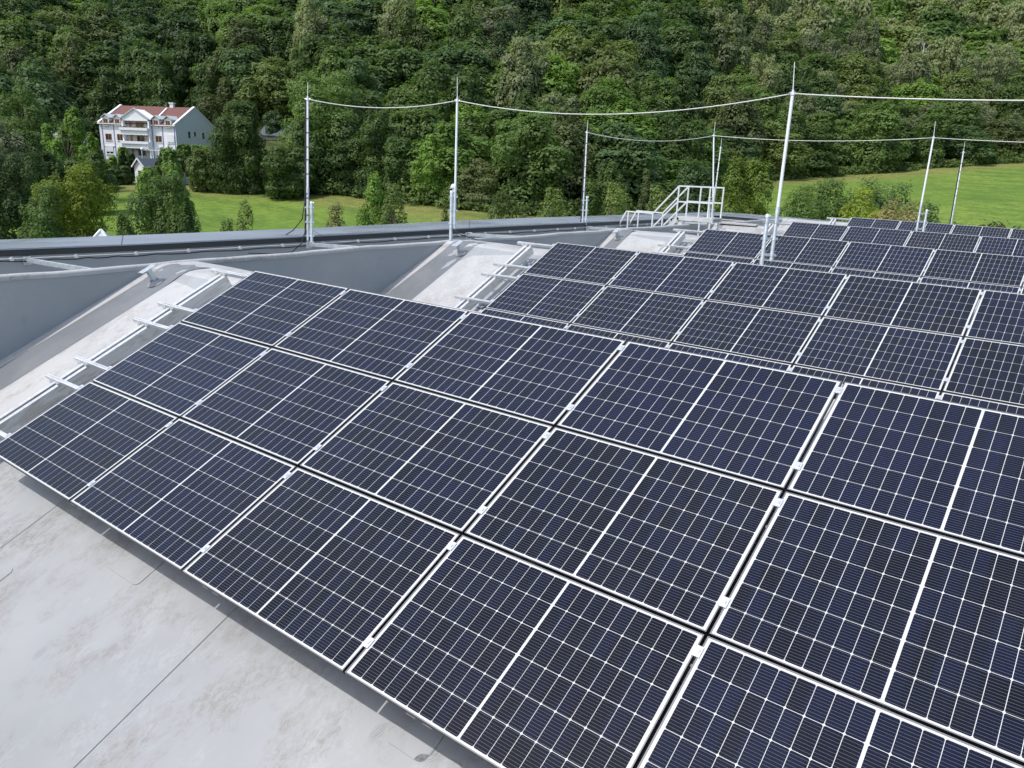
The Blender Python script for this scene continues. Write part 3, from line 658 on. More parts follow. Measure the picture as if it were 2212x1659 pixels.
# --- crowns made of many small leaf clumps
def unit(n, rg):
    v = rg.normal(size=(n, 3)); return v / np.linalg.norm(v, axis=1)[:, None]
def lobes_for(style, rg):
    Ls = []
    if style == 'round':
        for i in range(17):
            d = unit(1, rg)[0]; d[2] = abs(d[2]) * 1.05 - .32
            Ls.append((d[0] * .64, d[1] * .64, .52 + d[2] * .40, rg.uniform(.2, .38)))
        Ls.append((0, 0, .55, .5)); Ls.append((0, 0, .78, .3))
    elif style == 'tall':
        for i in range(22):
            h = rg.uniform(.12, .95); R = .62 * math.sin(min(1, (1.05 - h) * 1.25) * math.pi / 2) * rg.uniform(.55, 1); a = rg.uniform(0, 6.28)
            Ls.append((R * math.cos(a), R * math.sin(a), h, rg.uniform(.2, .33) * (1.15 - .35 * h)))
        Ls.append((0, 0, .45, .42)); Ls.append((0, 0, .72, .3))
    elif style == 'cone':
        for i in range(26):
            h = rg.uniform(.03, .95); R = .72 * (1 - h) ** .8 * rg.uniform(.6, 1); a = rg.uniform(0, 6.28)
            Ls.append((R * math.cos(a), R * math.sin(a), h, rg.uniform(.12, .22) * (1.25 - .6 * h)))
        Ls.append((0, 0, .3, .4)); Ls.append((0, 0, .55, .25))
    elif style == 'bush':
        for i in range(16):
            a = rg.uniform(0, 6.28); R = rg.uniform(.2, .68); Ls.append((R * math.cos(a), R * math.sin(a), rg.uniform(.15, .72) * (1.1 - R * .45), rg.uniform(.2, .36)))
        Ls.append((0, 0, .45, .5))
    elif style == 'edge':                       # leafy down to the ground
        ax_ = rg.uniform(-.12, .12, 2)
        for i in range(24):
            h = .06 + .86 * (i + rg.random()) / 24; R = .66 * (math.sin(min(1, (h + .12) / .5) * math.pi / 2) if h < .38 else math.cos((h - .38) / .62 * 1.35)) * rg.uniform(.25, 1.15); a = rg.uniform(0, 6.28)
            Ls.append((R * math.cos(a) + ax_[0] * h, R * math.sin(a) + ax_[1] * h, h, rg.uniform(.17, .36) * (1.12 - .35 * h)))
        Ls.append((0, 0, .3, .45)); Ls.append((0, 0, .58, .3))
    elif style == 'thin':
        for i in range(15):
            d = unit(1, rg)[0]; d[2] = abs(d[2])
            Ls.append((d[0] * .66, d[1] * .66, .45 + d[2] * .42, rg.uniform(.14, .24)))
    elif style == 'birch':
        for i in range(24):
            h = rg.uniform(.18, .97); R = .55 * math.sqrt(max(.04, 1 - ((h - .45) / .6) ** 2)) * rg.uniform(.4, 1); a = rg.uniform(0, 6.28)
            Ls.append((R * math.cos(a), R * math.sin(a), h, rg.uniform(.13, .24)))
        Ls.append((0, 0, .5, .3))
    return np.array(Ls)
ASP = {'round': 1.0, 'tall': 1.0, 'cone': 1.0, 'bush': 1.0, 'edge': 1.0, 'thin': 1.0, 'birch': 1.0}
def crown(style, seed, n, size, H, R, droop=0.0):
    """leaf clumps: returns verts (4n,3) for a crown of height H, radius R, standing on z=0"""
    rg = np.random.default_rng(seed); Ls = lobes_for(style, rg)
    wgt = Ls[:, 3] ** 2; cnt = np.maximum(1, (wgt / wgt.sum() * n * 1.6).astype(int))
    c = np.repeat(Ls, cnt, 0); d = unit(len(c), rg); d[:, 2] = np.where((d[:, 2] < -.35) & (rg.random(len(c)) < .7), -d[:, 2], d[:, 2])
    # second level of lumps on each lobe
    lump = 1 + .16 * np.sin(d[:, 0] * 7 + c[:, 0] * 40) * np.sin(d[:, 1] * 7 + c[:, 1] * 40) + .14 * np.sin(d[:, 2] * 9 + c[:, 2] * 30)
    rr = c[:, 3] * lump * rg.uniform(.72, 1.06, len(c))
    sc = np.array([R, R, H]); p = (c[:, :3] + d * rr[:, None] * np.array([1, 1, .78 if style != 'birch' else 1.1]))
    inside = np.zeros(len(p), bool)
    for l in Ls:
        q = (p - l[:3]) / np.array([1, 1, .78]); inside |= (np.linalg.norm(q, axis=1) < l[3] * .66)
    keep = ~inside; p = p[keep]; d = d[keep]
    if len(p) > n: idx = rg.permutation(len(p))[:n]; p = p[idx]; d = d[idx]
    p = p - np.array([p[:, 0].mean(), p[:, 1].mean(), 0]); p[:, :2] /= np.percentile(np.hypot(p[:, 0], p[:, 1]), 96); p[:, 2] /= np.percentile(p[:, 2], 99.3); p = p * sc; p[:, 2] = np.maximum(p[:, 2], .05)
    nn = d * 1.0 + unit(len(d), rg) * .38; nn[:, 2] += .3; nn /= np.linalg.norm(nn, axis=1)[:, None]
    a = np.cross(nn, unit(len(d), rg)); a /= np.linalg.norm(a, axis=1)[:, None] + 1e-9
    if droop: a = a * (1 - droop) + np.array([0, 0, -1]) * droop; a /= np.linalg.norm(a, axis=1)[:, None] + 1e-9
    e = np.cross(nn, a); s = size * rg.uniform(.6, 1.35, len(p))[:, None]
    V = np.stack([p - a * s * .62, p + e * s * .36 + nn * s * .08, p + a * s * .62, p - e * s * .36 + nn * s * .08], 1)
    return V.reshape(-1, 3), Ls
def quads_mesh(name, V, mats, mi=None):
    n = len(V) // 4; me = bpy.data.meshes.new(name)
    me.vertices.add(n * 4); me.vertices.foreach_set('co', V.astype(np.float32).ravel())
    me.loops.add(n * 4); me.loops.foreach_set('vertex_index', np.arange(n * 4, dtype=np.int32))
    me.polygons.add(n); me.polygons.foreach_set('loop_start', np.arange(0, n * 4, 4, dtype=np.int32)); me.polygons.foreach_set('loop_total', np.full(n, 4, np.int32))
    for m in mats: me.materials.append(m)
    if mi is not None: me.polygons.foreach_set('material_index', mi.astype(np.int32))
    me.update(); me.validate(); return me
def trunk_mesh(Ls, H, R, seed, m, thick=1.0):
    r_ = random.Random(seed); b = MB(); r0 = .028 * H * thick; top = .82 * H; q = [(0, 0, -.6)]
    for i in range(1, 6): q.append((r_.uniform(-.03, .03) * H, r_.uniform(-.03, .03) * H, top * i / 5))
    b.tube(q, [r0 * (1.15 - .19 * i) for i in range(6)], 7)
    idx = list(range(len(Ls))); r_.shuffle(idx)
    for i in idx[:9]:
        l = Ls[i]; h0 = max(.12, min(.7, l[2] * .6)); f = h0 * H / top * 5; k_ = min(4, int(f)); s0 = Vector(q[k_]).lerp(Vector(q[k_ + 1]), f - k_)
        e_ = Vector((l[0] * R, l[1] * R, l[2] * H)); md = s0.lerp(e_, .5) + Vector((0, 0, -.03 * H)); b.tube([s0, md, e_], [r0 * .42, r0 * .28, r0 * .09], 5)
    return b.mesh('trunk', m, True)
PROTO = {}; DR = .3
def proto(style, var, n, size, H=13., R=5.):
    key = (style, var, n)
    if key not in PROTO:
        V, Ls = crown(style, hash(style) % 1 + var * 31 + len(style) * 7, n, size, 1.0 * H, R, DR if style == 'birch' else 0)
        me = quads_mesh('crown', V, [LEAF['mid']]); tr = trunk_mesh(Ls, H, R, var, M['bark_pale' if style in ('birch',) else 'bark'], .7 if style in ('birch', 'thin') else 1)
        PROTO[key] = (me, tr, H, R)
    return PROTO[key]
def plant(name, pos, H, R, style, kind, var, n, size, label, cat='tree', group=None, rz=None, p0=None):
    me, tr, H0, R0 = proto(style, var, n, size, *(p0 or (13., 5.)))
    e = empty(name, pos, (0, 0, rnd.uniform(0, 6.28) if rz is None else rz), label, cat, group)
    e.scale = (R / R0, R / R0, H / H0)
    c_ = link('crown' if cat == 'tree' else 'foliage', me, e); c_.material_slots[0].link = 'OBJECT'; c_.material_slots[0].material = LEAF[kind]
    link('trunk' if cat == 'tree' else 'stem', tr, e)
    return e
KN = {'dark': 'dark green', 'mid': 'mid green', 'cool': 'bluish green', 'bright': 'bright green', 'olive': 'olive green', 'brown': 'brownish green', 'birch': 'pale grey-green', 'tan': 'tan-brown', 'yellow': 'yellowish', 'silver': 'silvery', 'purple': 'purple-brown'}
# individually placed trees: px, top py, width px, distance, style, kind, label, base sink
NEAR = [
 (-12, 262, 120, 92, 'edge', 'silver', 'silvery green tree at the left edge, above the dark tree by the parapet', 9000),
 (18, 330, 150, 70, 'edge', 'dark', 'big dark green tree filling the left edge above the parapet', 12000),
 (145, 358, 165, 64, 'edge', 'yellow2', 'broad yellow-green bushy tree above the parapet near the left edge', 12000),
 (85, 402, 120, 60, 'edge', 'mid', 'low mid green tree in front of the broad yellow-green one at the left', 9000),
 (343, 380, 140, 62, 'edge', 'mid', 'dark leafy tree standing in front of the meadow below the white house', 12000),
 (345, 322, 98, 76, 'thin', 'bright', 'light airy tree in front of the little white gabled house', 9000),
 (402, 430, 44, 60, 'round', 'mid', 'small side tree at the right of the dark tree below the white house', 5000),
 (268, 462, 40, 58, 'bush', 'mid', 'small shrub left of the dark tree below the white house', 4000),
 (522, 436, 56, 58, 'cone', 'olive', 'small pointed olive tree on the meadow edge right of the dark leafy tree', 4500),
 (488, 474, 44, 56, 'bush', 'olive', 'low olive shrub just left of the small pointed olive tree', 3000),
 (730, 444, 92, 54, 'bush', 'tan', 'yellowish shrub behind the parapet right of the leftmost mast', 4500),
 (818, 380, 92, 72, 'edge', 'bright', 'bright green young tree on the meadow left of the dome antenna mast', 7000),
 (852, 404, 90, 58, 'cone', 'olive', 'pointed olive tree in front of the bright green young tree', 6000),
 (968, 452, 30, 56, 'cone', 'olive', 'tiny olive tree peeking out left of the dome antenna mast', 2500),
 (1084, 418, 70, 62, 'cone', 'olive', 'pointed olive tree right of the dome antenna mast', 5000),
 (1040, 345, 118, 113, 'edge', 'brown', 'wide brownish green tree behind the pointed olive tree', 7000),
 (1138, 372, 100, 113, 'edge', 'brown', 'brownish tree between the two pointed olive trees', 6000),
 (1195, 408, 76, 64, 'cone', 'olive', 'second pointed olive tree, left of the slim distant mast', 5000),
 (1142, 452, 50, 60, 'bush', 'olive', 'low olive shrub between the two pointed olive trees', 3000),
 (1312, 352, 80, 104, 'edge', 'mid', 'mid green tree left of the crossing steps', 6500),
 (1325, 400, 84, 66, 'cone', 'olive', 'olive tree at the foot of the mid green tree by the crossing steps', 5000),
 (1398, 368, 60, 84, 'cone', 'brown', 'narrow brownish tree behind the handrail of the crossing steps', 4500),
 (1432, 405, 74, 68, 'bush', 'olive', 'olive bush just behind the handrail of the crossing steps', 4500),
 (1496, 348, 86, 80, 'round', 'cool', 'fresh green tree behind the top platform of the crossing steps', 7000),
 (1610, 345, 116, 74, 'edge', 'bright2', 'round bright green tree right of the crossing steps', 13000),
 (1785, 388, 150, 82, 'bush', 'mid', 'dark round bush at the foot of the right meadow', 7000),
 (1722, 415, 90, 74, 'bush', 'mid', 'small bush right of the tallest looking mast', 4500),
 (1858, 408, 140, 70, 'bush', 'yellow2', 'yellow-green bush below the right meadow', 6500),
 (1910, 392, 120, 78, 'bush', 'cool', 'bluish bush behind the yellow-green one below the right meadow', 5000),
 (1962, 432, 110, 66, 'bush', 'tan', 'tan coloured shrub left of the mast with the short second tube', 5000),
 (2015, 440, 90, 70, 'bush', 'cool', 'low bush between the two masts at the far right', 4000),
 # around the house and left side
 (132, 236, 86, 108, 'thin', 'bright', 'airy light green tree with visible trunk left of the white house', 6500),
 (35, 190, 150, 118, 'edge', 'mid', 'large mid green tree above the silvery tree at the left edge', 9000),
 (70, 285, 100, 96, 'edge', 'dark', 'dark tree left of the airy light green tree', 7000),
 (185, 330, 84, 100, 'edge', 'mid', 'dense tree at the left corner of the white house', 7000),
 (200, 292, 34, 118, 'bush', 'bright', 'bright shrub touching the left wall of the white house', 2500),
 (100, 330, 80, 92, 'edge', 'dark', 'dark tree under the airy light green tree', 6000),
 (516, 222, 128, 122, 'edge', 'mid', 'tall full tree right of the white house', 11000),
 (438, 322, 66, 122, 'bush', 'olive', 'rounded olive bush right of the fence below the white house', 6500),
 (620, 318, 110, 118, 'edge', 'mid', 'pale fronted tree below the dark metal roof', 7500),
 (700, 160, 190, 128, 'edge', 'mid', 'very large tree behind the leftmost mast', 14000),
 (655, 262, 90, 122, 'edge', 'dark', 'dark tree left of the leftmost mast', 7000),
 (742, 262, 110, 123, 'edge', 'dark', 'dark tree right of the leftmost mast, above the meadow', 8500),
 (815, 240, 110, 121, 'edge', 'mid', 'tall tree behind the bright green young tree', 8500),
 (872, 300, 92, 118, 'edge', 'dark', 'dark tree between the young bright tree and the rounder bright one', 7000),
 (940, 294, 92, 115, 'edge', 'bright', 'bright green tree just left of the dome antenna mast', 8500),
 (262, 318, 26, 134, 'bush', 'bright', 'clipped bright green shrub in front of the white house', 2500),
 (243, 337, 22, 132, 'bush', 'bright', 'round clipped green ball shrub left of the tall dark hedge', 2500),
 (264, 326, 30, 131, 'cone', 'dark', 'tall dark conifer in front of the white house', 3500),
 (282, 332, 26, 136, 'bush', 'dark', 'dark low hedge piece right of the conifer, before the white house', 2500),
 (402, 312, 46, 140, 'bush', 'bright', 'light green hedge shrub at the grey gable of the white house', 4000),
 (432, 314, 44, 141, 'bush', 'bright', 'light green hedge shrub right of the grey gable', 4000),
 (366, 322, 56, 128, 'bush', 'mid', 'dark green bush right of the airy tree before the white house', 5000),
 (222, 350, 50, 122, 'bush', 'mid', 'green bush behind the parked red car', 4000),
 (262, 358, 40, 127, 'bush', 'mid', 'low green bush beside the parked red car', 3500),
 (590, 240, 40, 172, 'bush', 'cool', 'spiky bluish bush above the dark metal roof', 2500),
]
LEAF['yellow2'] = leafmat('yellow_green_bush_leaves', (0.21, 0.27, 0.035)); LEAF['bright2'] = leafmat('fresh_green_leaves', (0.17, 0.25, 0.045))
BLOCK = []
for i, (px, py, wpx, Y, st, kd, lab, n) in enumerate(NEAR):
    g = at(px, py, Y); x, y = g.x, g.y; zg = gz(x, y); H = g.z - zg; R = wpx / 2 * Y * 1.0 / FP * 1.03 * ((1.5 if px == 852 else 1.95) if st == 'cone' and Y < 80 else 1.25 if st == 'bush' and Y < 76 else 1)
    if st == 'bush' and Y < 76: st = 'edge'
    if st == 'thin': R *= 1.15
    cat = 'bush' if st == 'bush' or 'bush' in lab or 'shrub' in lab or 'hedge' in lab else 'tree'
    px_m = Y / FP * 2.16
    n2 = int(n * 1.9); size = max(.13, min(.42, px_m * 2.0))
    H = max(H, 1.5)
    e = plant({'tree': 'broadleaf_tree', 'bush': 'bush'}[cat], (x, y, zg - .1), H + .1, R, st, kd, i, n2, size / 1.0, lab, cat, 'trees and bushes around the meadow', 0, (H, R))
    e.scale = (1, 1, 1); e.rotation_euler = (0, 0, rnd.uniform(0, 6.28))
    BLOCK.append((x, y, R))

# the forest on the hill
cand = []
rg = np.random.default_rng(5)
Y = 104.
while Y < 430:
    sp = 8.8 + (Y - 100) * .022; X = -Y * .78 - 20
    while X < Y * .82 + 20:
        jx = X + rg.uniform(-2.4, 2.4); jy = Y + rg.uniform(-2.4, 2.4)
        x = CAM[0] + jx * RT[0] + jy * FW[0]; y = CAM[1] + jx * RT[1] + jy * FW[1]
        z, px, ov, ye = ground(x, y); z = float(z); px = float(px); ov = float(ov)
        X += sp
        if ov < 2: continue
        if px < 470 and ov < 62 and px > 90: continue
        if px <= 90 and ov < 26: continue
        if 470 <= px < 660 and ov < 48: continue
        if px > 2420 or px < -220: continue
        # hidden above the frame?
        p = RM @ (np.array([x, y, z + 3]) - CAM); ppy = 829.5 + FP * p[1] / p[2]
        if ppy < -60: continue
        cand.append((x, y, z, px, ov, float(p[2]), ppy))
    Y += sp * .86
NV = 7
def species(px, py, ov, r):
    if ov < 11: W = {'dark': 5, 'mid': 4, 'cool': 2, 'bright': 1, 'brown': 1, 'olive': 1}
    elif px > 1450 and 60 < py < 330: W = {'birch': 5, 'olive': 3, 'mid': 3.5, 'dark': 2, 'bright': 1.4, 'brown': .8, 'cool': 1}
    elif px > 1000 and py > 40: W = {'mid': 3, 'olive': 2.5, 'dark': 2.5, 'brown': .9, 'birch': 1.2, 'cool': 2, 'bright': 1}
    elif px < 650 and py < 90: W = {'dark': 3, 'mid': 3, 'tan': .9, 'olive': 2.5, 'brown': .8, 'cool': 1.5}
    elif px < 650: W = {'dark': 5, 'mid': 3, 'cool': 3, 'brown': 1.5, 'olive': 1.2}
    else: W = {'dark': 3, 'mid': 4, 'cool': 3, 'olive': 1.5, 'bright': .8, 'birch': .4}
    ks = list(W); t_ = r.random() * sum(W.values())
    for k_ in ks:
        t_ -= W[k_]
        if t_ <= 0: return k_
    return ks[-1]
rr = random.Random(11); trees = []
for (x, y, z, px, ov, dep, ppy) in cand:
    kd = species(px, ppy, ov, rr)
    gr_ = 1 + min(ov, 110) * .0042; H = (rr.uniform(9, 12) if rr.random() < .4 else rr.uniform(12, 16)) * gr_ * (.9 if ov < 9 else 1) ; R = rr.uniform(4.6, 7.2) * gr_
    if px > 1000 and px < 1500 and ov < 12: H *= .9
    st = 'edge' if ov < 9 else ('birch' if kd == 'birch' else rr.choice(['round', 'round', 'round', 'tall', 'edge']))
    if kd == 'birch': R *= .8; H *= 1.08
    trees.append([R / dep, x, y, z, px, ov, dep, ppy, kd, H, R, st, rr.randrange(NV)])
trees.sort(key=lambda t: -t[0] if -40 < t[4] < 2260 else 1)
solo = sorted([t for t in trees if -60 < t[4] < 2280], key=lambda t: t[6])[:290]
ids = set(id(t) for t in solo); rest = [t for t in trees if id(t) not in ids]
solo.sort(key=lambda t: (int(t[5] // 9), t[4]))
rowc = {}
NUM = ['first', 'second', 'third', 'fourth', 'fifth', 'sixth', 'seventh', 'eighth', 'ninth', 'tenth']
STN = {'edge': 'full', 'tall': 'tall', 'round': 'round crowned', 'birch': 'slender drooping'}
def nth(i): return NUM[i] if i < 10 else '%d%s' % (i + 1, {1: 'st', 2: 'nd', 3: 'rd'}.get((i + 1) % 10 if (i + 1) // 10 != 1 else 0, 'th'))
for t in solo:
    row = int(t[5] // 9); c_ = rowc.get(row, 0); rowc[row] = c_ + 1
    lab = '%s %s tree, %s from left in forest row %s up from the meadow' % (STN[t[11]], KN[t[8]], nth(c_), nth(row))
    plant('forest_tree', (t[1], t[2], t[3] - .3), t[9], t[10], t[11], t[8], t[12] % 4 if t[11] != 'edge' else t[12], 11000, .42, lab, 'tree', 'trees of the hillside forest')
kinds = list(LEAF); Vs = []; mis = []
base_c = {}
for st in ('edge', 'tall', 'round', 'birch'):
    for v_ in range(4): base_c[(st, v_)] = crown(st, 100 + v_ * 13 + len(st), 4200, .66, 13., 5., DR if st == 'birch' else 0)[0]
for t in rest:
    V = base_c[(t[11], t[12] % 4)]; a = rr.uniform(0, 6.28); ca, sa = math.cos(a), math.sin(a); s = t[10] / 5; h = t[9] / 13
    Vs.append(np.stack([(V[:, 0] * ca - V[:, 1] * sa) * s + t[1], (V[:, 0] * sa + V[:, 1] * ca) * s + t[2], V[:, 2] * h + t[3] - .3], 1)); mis.append(np.full(len(V) // 4, kinds.index(t[8])))
if Vs:
    fm = quads_mesh('forest', np.concatenate(Vs), [LEAF[k_] for k_ in kinds], np.concatenate(mis)); fo_ = link('forest', fm)
    fo_['kind'] = 'stuff'; fo_['label'] = 'mixed broadleaf forest covering the upper hillside behind the nearer trees'; fo_['category'] = 'forest'
print('TREES', len(solo), len(rest))
# undergrowth along the forest foot
b = []; rg = np.random.default_rng(9)
for px in np.arange(560, 2300, 4.0):
    ye = np.interp(px, EP, EY) + rg.uniform(-1.2, 2.5); g = at(px, 400, ye); x, y = g.x, g.y; z = gz(x, y)
    
    if rg.random() < .3: continue
    V = crown('bush', int(px), 170, .4, rg.uniform(.7, 2.0) * (2.0 if rg.random() < .25 else 1), rg.uniform(.9, 2.6))[0]; b.append(V + np.array([x, y, z - .1]))
V = np.concatenate(b); ug = link('undergrowth', quads_mesh('undergrowth', V, [LEAF['dark'], LEAF['mid'], LEAF['olive']], rg.integers(0, 3, len(V) // 4)))
ug['kind'] = 'stuff'; ug['label'] = 'low tangled undergrowth along the foot of the forest at the meadow edge'; ug['category'] = 'undergrowth'
# bare dead tree and leaning trunk standing in the right part of the forest
for px, py, Yd, lab in ((1997, 92, 262, 'bare white dead tree top sticking out of the forest at the upper right'),):
    tp = at(px, py, Yd); b = MB(); zb = gz(tp.x, tp.y); Hh = tp.z - zb
    b.tube([(0, 0, 0), (.2, 0, Hh * .5), (.1, 0, Hh)], [.35, .25, .05], 6)
    for a in range(9):
        h = Hh * (.62 + .04 * a); b.tube([(.15, 0, h), (.15 + 1.1 * math.cos(a * 2.1), 1.1 * math.sin(a * 2.1), h + 1.3), (.15 + 1.5 * math.cos(a * 2.1), 1.5 * math.sin(a * 2.1), h + 2.5)], [.1, .07, .02], 5)
    o = b.build('dead_tree', mat('bleached_wood', (.5, .47, .43), .8), smooth=True); o.location = (tp.x, tp.y, zb); tag(o, lab, 'dead tree')

# ------------------------------------------------------------------ the white apartment house
HL = at(213.5, 264, 164); HRt = at(378.7, 271.7, 161)
fx = (Vector((HRt.x, HRt.y, 0)) - Vector((HL.x, HL.y, 0))); WH = fx.length; fx.normalize(); fy = Vector((-fx.y, fx.x, 0))   # fy goes back
EV = 6.3; zb = HL.z - EV
hs = empty('apartment_house', (HL.x, HL.y, zb), (0, 0, math.atan2(fx.y, fx.x)), 'white three storey house with red tiled roof, four dormers and central balconies', 'house')
DP = 14.2; RG = EV + 3.65
b = MB(); b.prism([(0, 0, -3), (WH, 0, -3), (WH, 0, EV), (0, 0, EV)], (0, .3, 0)); b.build('front_wall', M['plaster'], hs)
gp = [(0, 0, -3), (0, DP, -3), (0, DP, EV), (0, DP / 2, RG), (0, 0, EV)]
b = MB(); b.prism([(WH, y + .003, z) for _, y, z in gp], (-.3, 0, 0)); b.build('gable_wall', M['house_gable'], hs)
b = MB(); b.prism([(0, y + .003, z) for _, y, z in gp], (.3, 0, 0)); b.prism([(0.3, DP - .3, -3), (WH - .3, DP - .3, -3), (WH - .3, DP - .3, EV), (.3, DP - .3, EV)], (0, .295, 0)); b.build('rear_wall', M['plaster'], hs)
sl = (RG - EV) / (DP / 2)
b = MB(); b.add([(.15, -.35, EV - .35 * sl + .1), (WH - .15, -.35, EV - .35 * sl + .1), (WH - .15, DP / 2, RG + .1), (.15, DP / 2, RG + .1), (.15, DP + .35, EV - .35 * sl + .1), (WH - .15, DP + .35, EV - .35 * sl + .1)], [(0, 1, 2, 3), (3, 2, 5, 4)])
rf = b.build('roof', M['tiles'], hs)
for k_ in range(1): pass
for x0 in (-.12, WH - .38):
    b = MB()
    for s_, y0, y1 in ((1, -.4, DP / 2), (-1, DP + .4, DP / 2)):
        z0 = EV - .4 * sl + .0; z1 = RG
        b.prism([(x0, y0, z0), (x0, y1, z1), (x0, y1, z1 + .32), (x0, y0, z0 + .32)], (.5, 0, 0))
    b.build('verge', M['trim_white'], hs)
def hx(px): return (px - 213.5) / 165.2 * WH      # facade place measured along the front
b = MB(); b.box(hx(330) - .4, hx(330) + .4, DP / 2 - .3, DP / 2 + .3, RG - .3, RG + .75); b.box(hx(330) - .55, hx(330) + .55, DP / 2 - .42, DP / 2 + .42, RG + .75, RG + .95); b.build('chimney', M['trim_white'], rf)
b = MB(); b.bar((hx(323.5), DP / 2 - .9, RG - .25), (hx(330) + .0, .9, EV + .75), .28, .22); b.build('fire_wall', M['trim_white'], rf)
def window(xc, z0, z1, w_, parent, y=-.02, shutter=False, dark=True):
    f = MB(); f.box(xc - w_ / 2, xc - w_ / 2 + .09, y - .05, y + .02, z0, z1); f.box(xc + w_ / 2 - .09, xc + w_ / 2, y - .05, y + .02, z0, z1)
    f.box(xc - w_ / 2 + .09, xc + w_ / 2 - .09, y - .05, y + .02, z0, z0 + .09); f.box(xc - w_ / 2 + .09, xc + w_ / 2 - .09, y - .05, y + .02, z1 - .09, z1)
    f.box(xc - .07, xc + .07, y - .055, y + .015, z0 + .09, z1 - .09)
    o = f.build('window', M['win_wood'] if not shutter else M['trim_white'], parent)
    g = MB(); g.box(xc - w_ / 2 + .08, xc + w_ / 2 - .08, y - .02, y - .01, z0 + .08, z1 - .08); g.build('pane', M['glass_dark'], o)
    if shutter:
        s_ = MB(); zz = z0 + (z1 - z0) * shutter
        s_.box(xc - w_ / 2 - .05, xc + w_ / 2 + .05, y - .12, y - .06, zz, z1 + .1); s_.build('roller_shutter', M['trim_white'], o)
    s_ = MB(); s_.box(xc - w_ / 2 - .1, xc + w_ / 2 + .1, y - .12, y + .02, z0 - .08, z0 - .003); s_.build('sill', M['trim_white'], o)
for px in (232.5, 257.9): window(hx(px - .5), 2.9, 4.15, 1.35, hs)
window(hx(341), 2.85, 4.1, 1.35, hs)
window(hx(367), 2.8, 4.25, 1.55, hs, shutter=.12)
for px in (233, 259): window(hx(px - 1.2), .15, 1.55, 1.6, hs, shutter=.35)
# lilac pilasters and eaves band
b = MB()
for px in (219.5, 245, 266.5, 328.5, 350.5, 376): b.box(hx(px) - .09, hx(px) + .09, -.06, .01, -1, EV - .25)
b.box(0.05, hx(268), -.09, .01, EV - .25, EV - .08); b.box(hx(327), WH - .05, -.09, .01, EV - .25, EV - .08); b.box(hx(221), hx(244), -.075, .01, 1.55, 1.66)
b.build('pilasters', M['trim_blue'], hs)
b = MB(); b.box(-.1, hx(268), -.42, -.1, EV - .3, EV - .12); b.box(hx(327), WH + .1, -.42, -.1, EV - .3, EV - .12); b.box(hx(221) + .1, hx(244), -.12, .0, 1.67, 1.82); b.build('gutter', M['trim_white'], hs)
# dormers
for px in (230.5, 255.8, 339.2, 364.8):
    xc = hx(px - .4); b = MB(); zt = EV + 1.05
    b.prism([(xc - .72, -.2, EV - .3), (xc - .5, -.2, EV - .3), (xc - .5, -.2, zt - .05), (xc - .72, -.2, zt - .05)], (0, 2.0, 0)); b.prism([(xc + .5, -.2, EV - .3), (xc + .72, -.2, EV - .3), (xc + .72, -.2, zt - .05), (xc + .5, -.2, zt - .05)], (0, 2.0, 0))
    b.prism([(xc - .5, -.15, zt - .32), (xc + .5, -.15, zt - .32), (xc + .5, -.15, zt - .06), (xc, -.15, zt + .42), (xc - .5, -.15, zt - .06)], (0, .2, 0))
    d_ = b.build('dormer', M['trim_white'], rf)
    b = MB(); b.prism([(xc - .95, -.42, zt - .18), (xc, -.42, zt + .52), (xc, -.42, zt + .66), (xc - .98, -.42, zt - .06)], (0, 3.4, 0)); b.prism([(xc + .95, -.42, zt - .18), (xc + .98, -.42, zt - .06), (xc, -.42, zt + .66), (xc, -.42, zt + .52)], (0, 3.4, 0)); b.build('dormer_roof', M['gable_wall'], d_)
    window(xc, EV - .5, zt - .34, .96, d_, -.22)
# central bay: pediment, balconies, loggia backs coloured darker as shade
xa, xb_ = hx(269), hx(328)
b = MB(); b.prism([(xa - .3, -.8, EV + .85), (xb_ + .3, -.8, EV + .85), ((xa + xb_) / 2, -.8, EV + 2.75)], (0, 3.2, 0)); b.box(xa + .25, xb_ - .25, -.82, .6, EV + .5, EV + .85); b.build('pediment', M['plaster'], hs)
b = MB()
for sgn, xe_ in ((1, xa - .45), (-1, xb_ + .45)):
    b.bar((xe_, -.9, EV + .72), ((xa + xb_) / 2, -.9, EV + 2.88), .3, .16)
b.build('pediment_moulding', M['gable_wall'], hs)
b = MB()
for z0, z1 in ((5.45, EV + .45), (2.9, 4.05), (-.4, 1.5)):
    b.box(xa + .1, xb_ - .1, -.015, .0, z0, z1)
b.build('loggia_back', mat('loggia_shade_grey', (.45, .44, .44), .85), hs)  # grey sheets on the front wall, shade under the balconies put into the colour
for x in (xa + .15, xb_ - .15):
    b = MB(); b.box(x - .14, x + .14, -.85, .0, -1.2, EV + .5); b.build('bay_wall', M['plaster'], hs)
for z0 in (4.95, 2.35):
    b = MB(); b.box(xa - .25, xb_ - .1, -1.45, -.9, z0 - .0, z0 + .5); b.box(xa - .1, xb_ - .25, -1.2, -.02, z0 - .85, z0 - .003); b.build('balcony', M['trim_white'], hs)
for z0 in (5.6, 3.05, .4):
    for xo, w_ in ((.52, 1.7), (.18, .45)):
        xc = xa + (xb_ - xa) * xo + .3; window(xc, z0 - .35, z0 + .95, w_, hs, -.05)
fb = MB()
for i, xo in enumerate((.06, .14, .46, .56, .72, .85)):
    x = xa + (xb_ - xa) * xo; fb.box(x - .25, x + .25, -1.25, -1.05, 5.46, 5.62 + .05 * (i % 2))
fb.build('flower_box', LEAF['yellow'], hs)
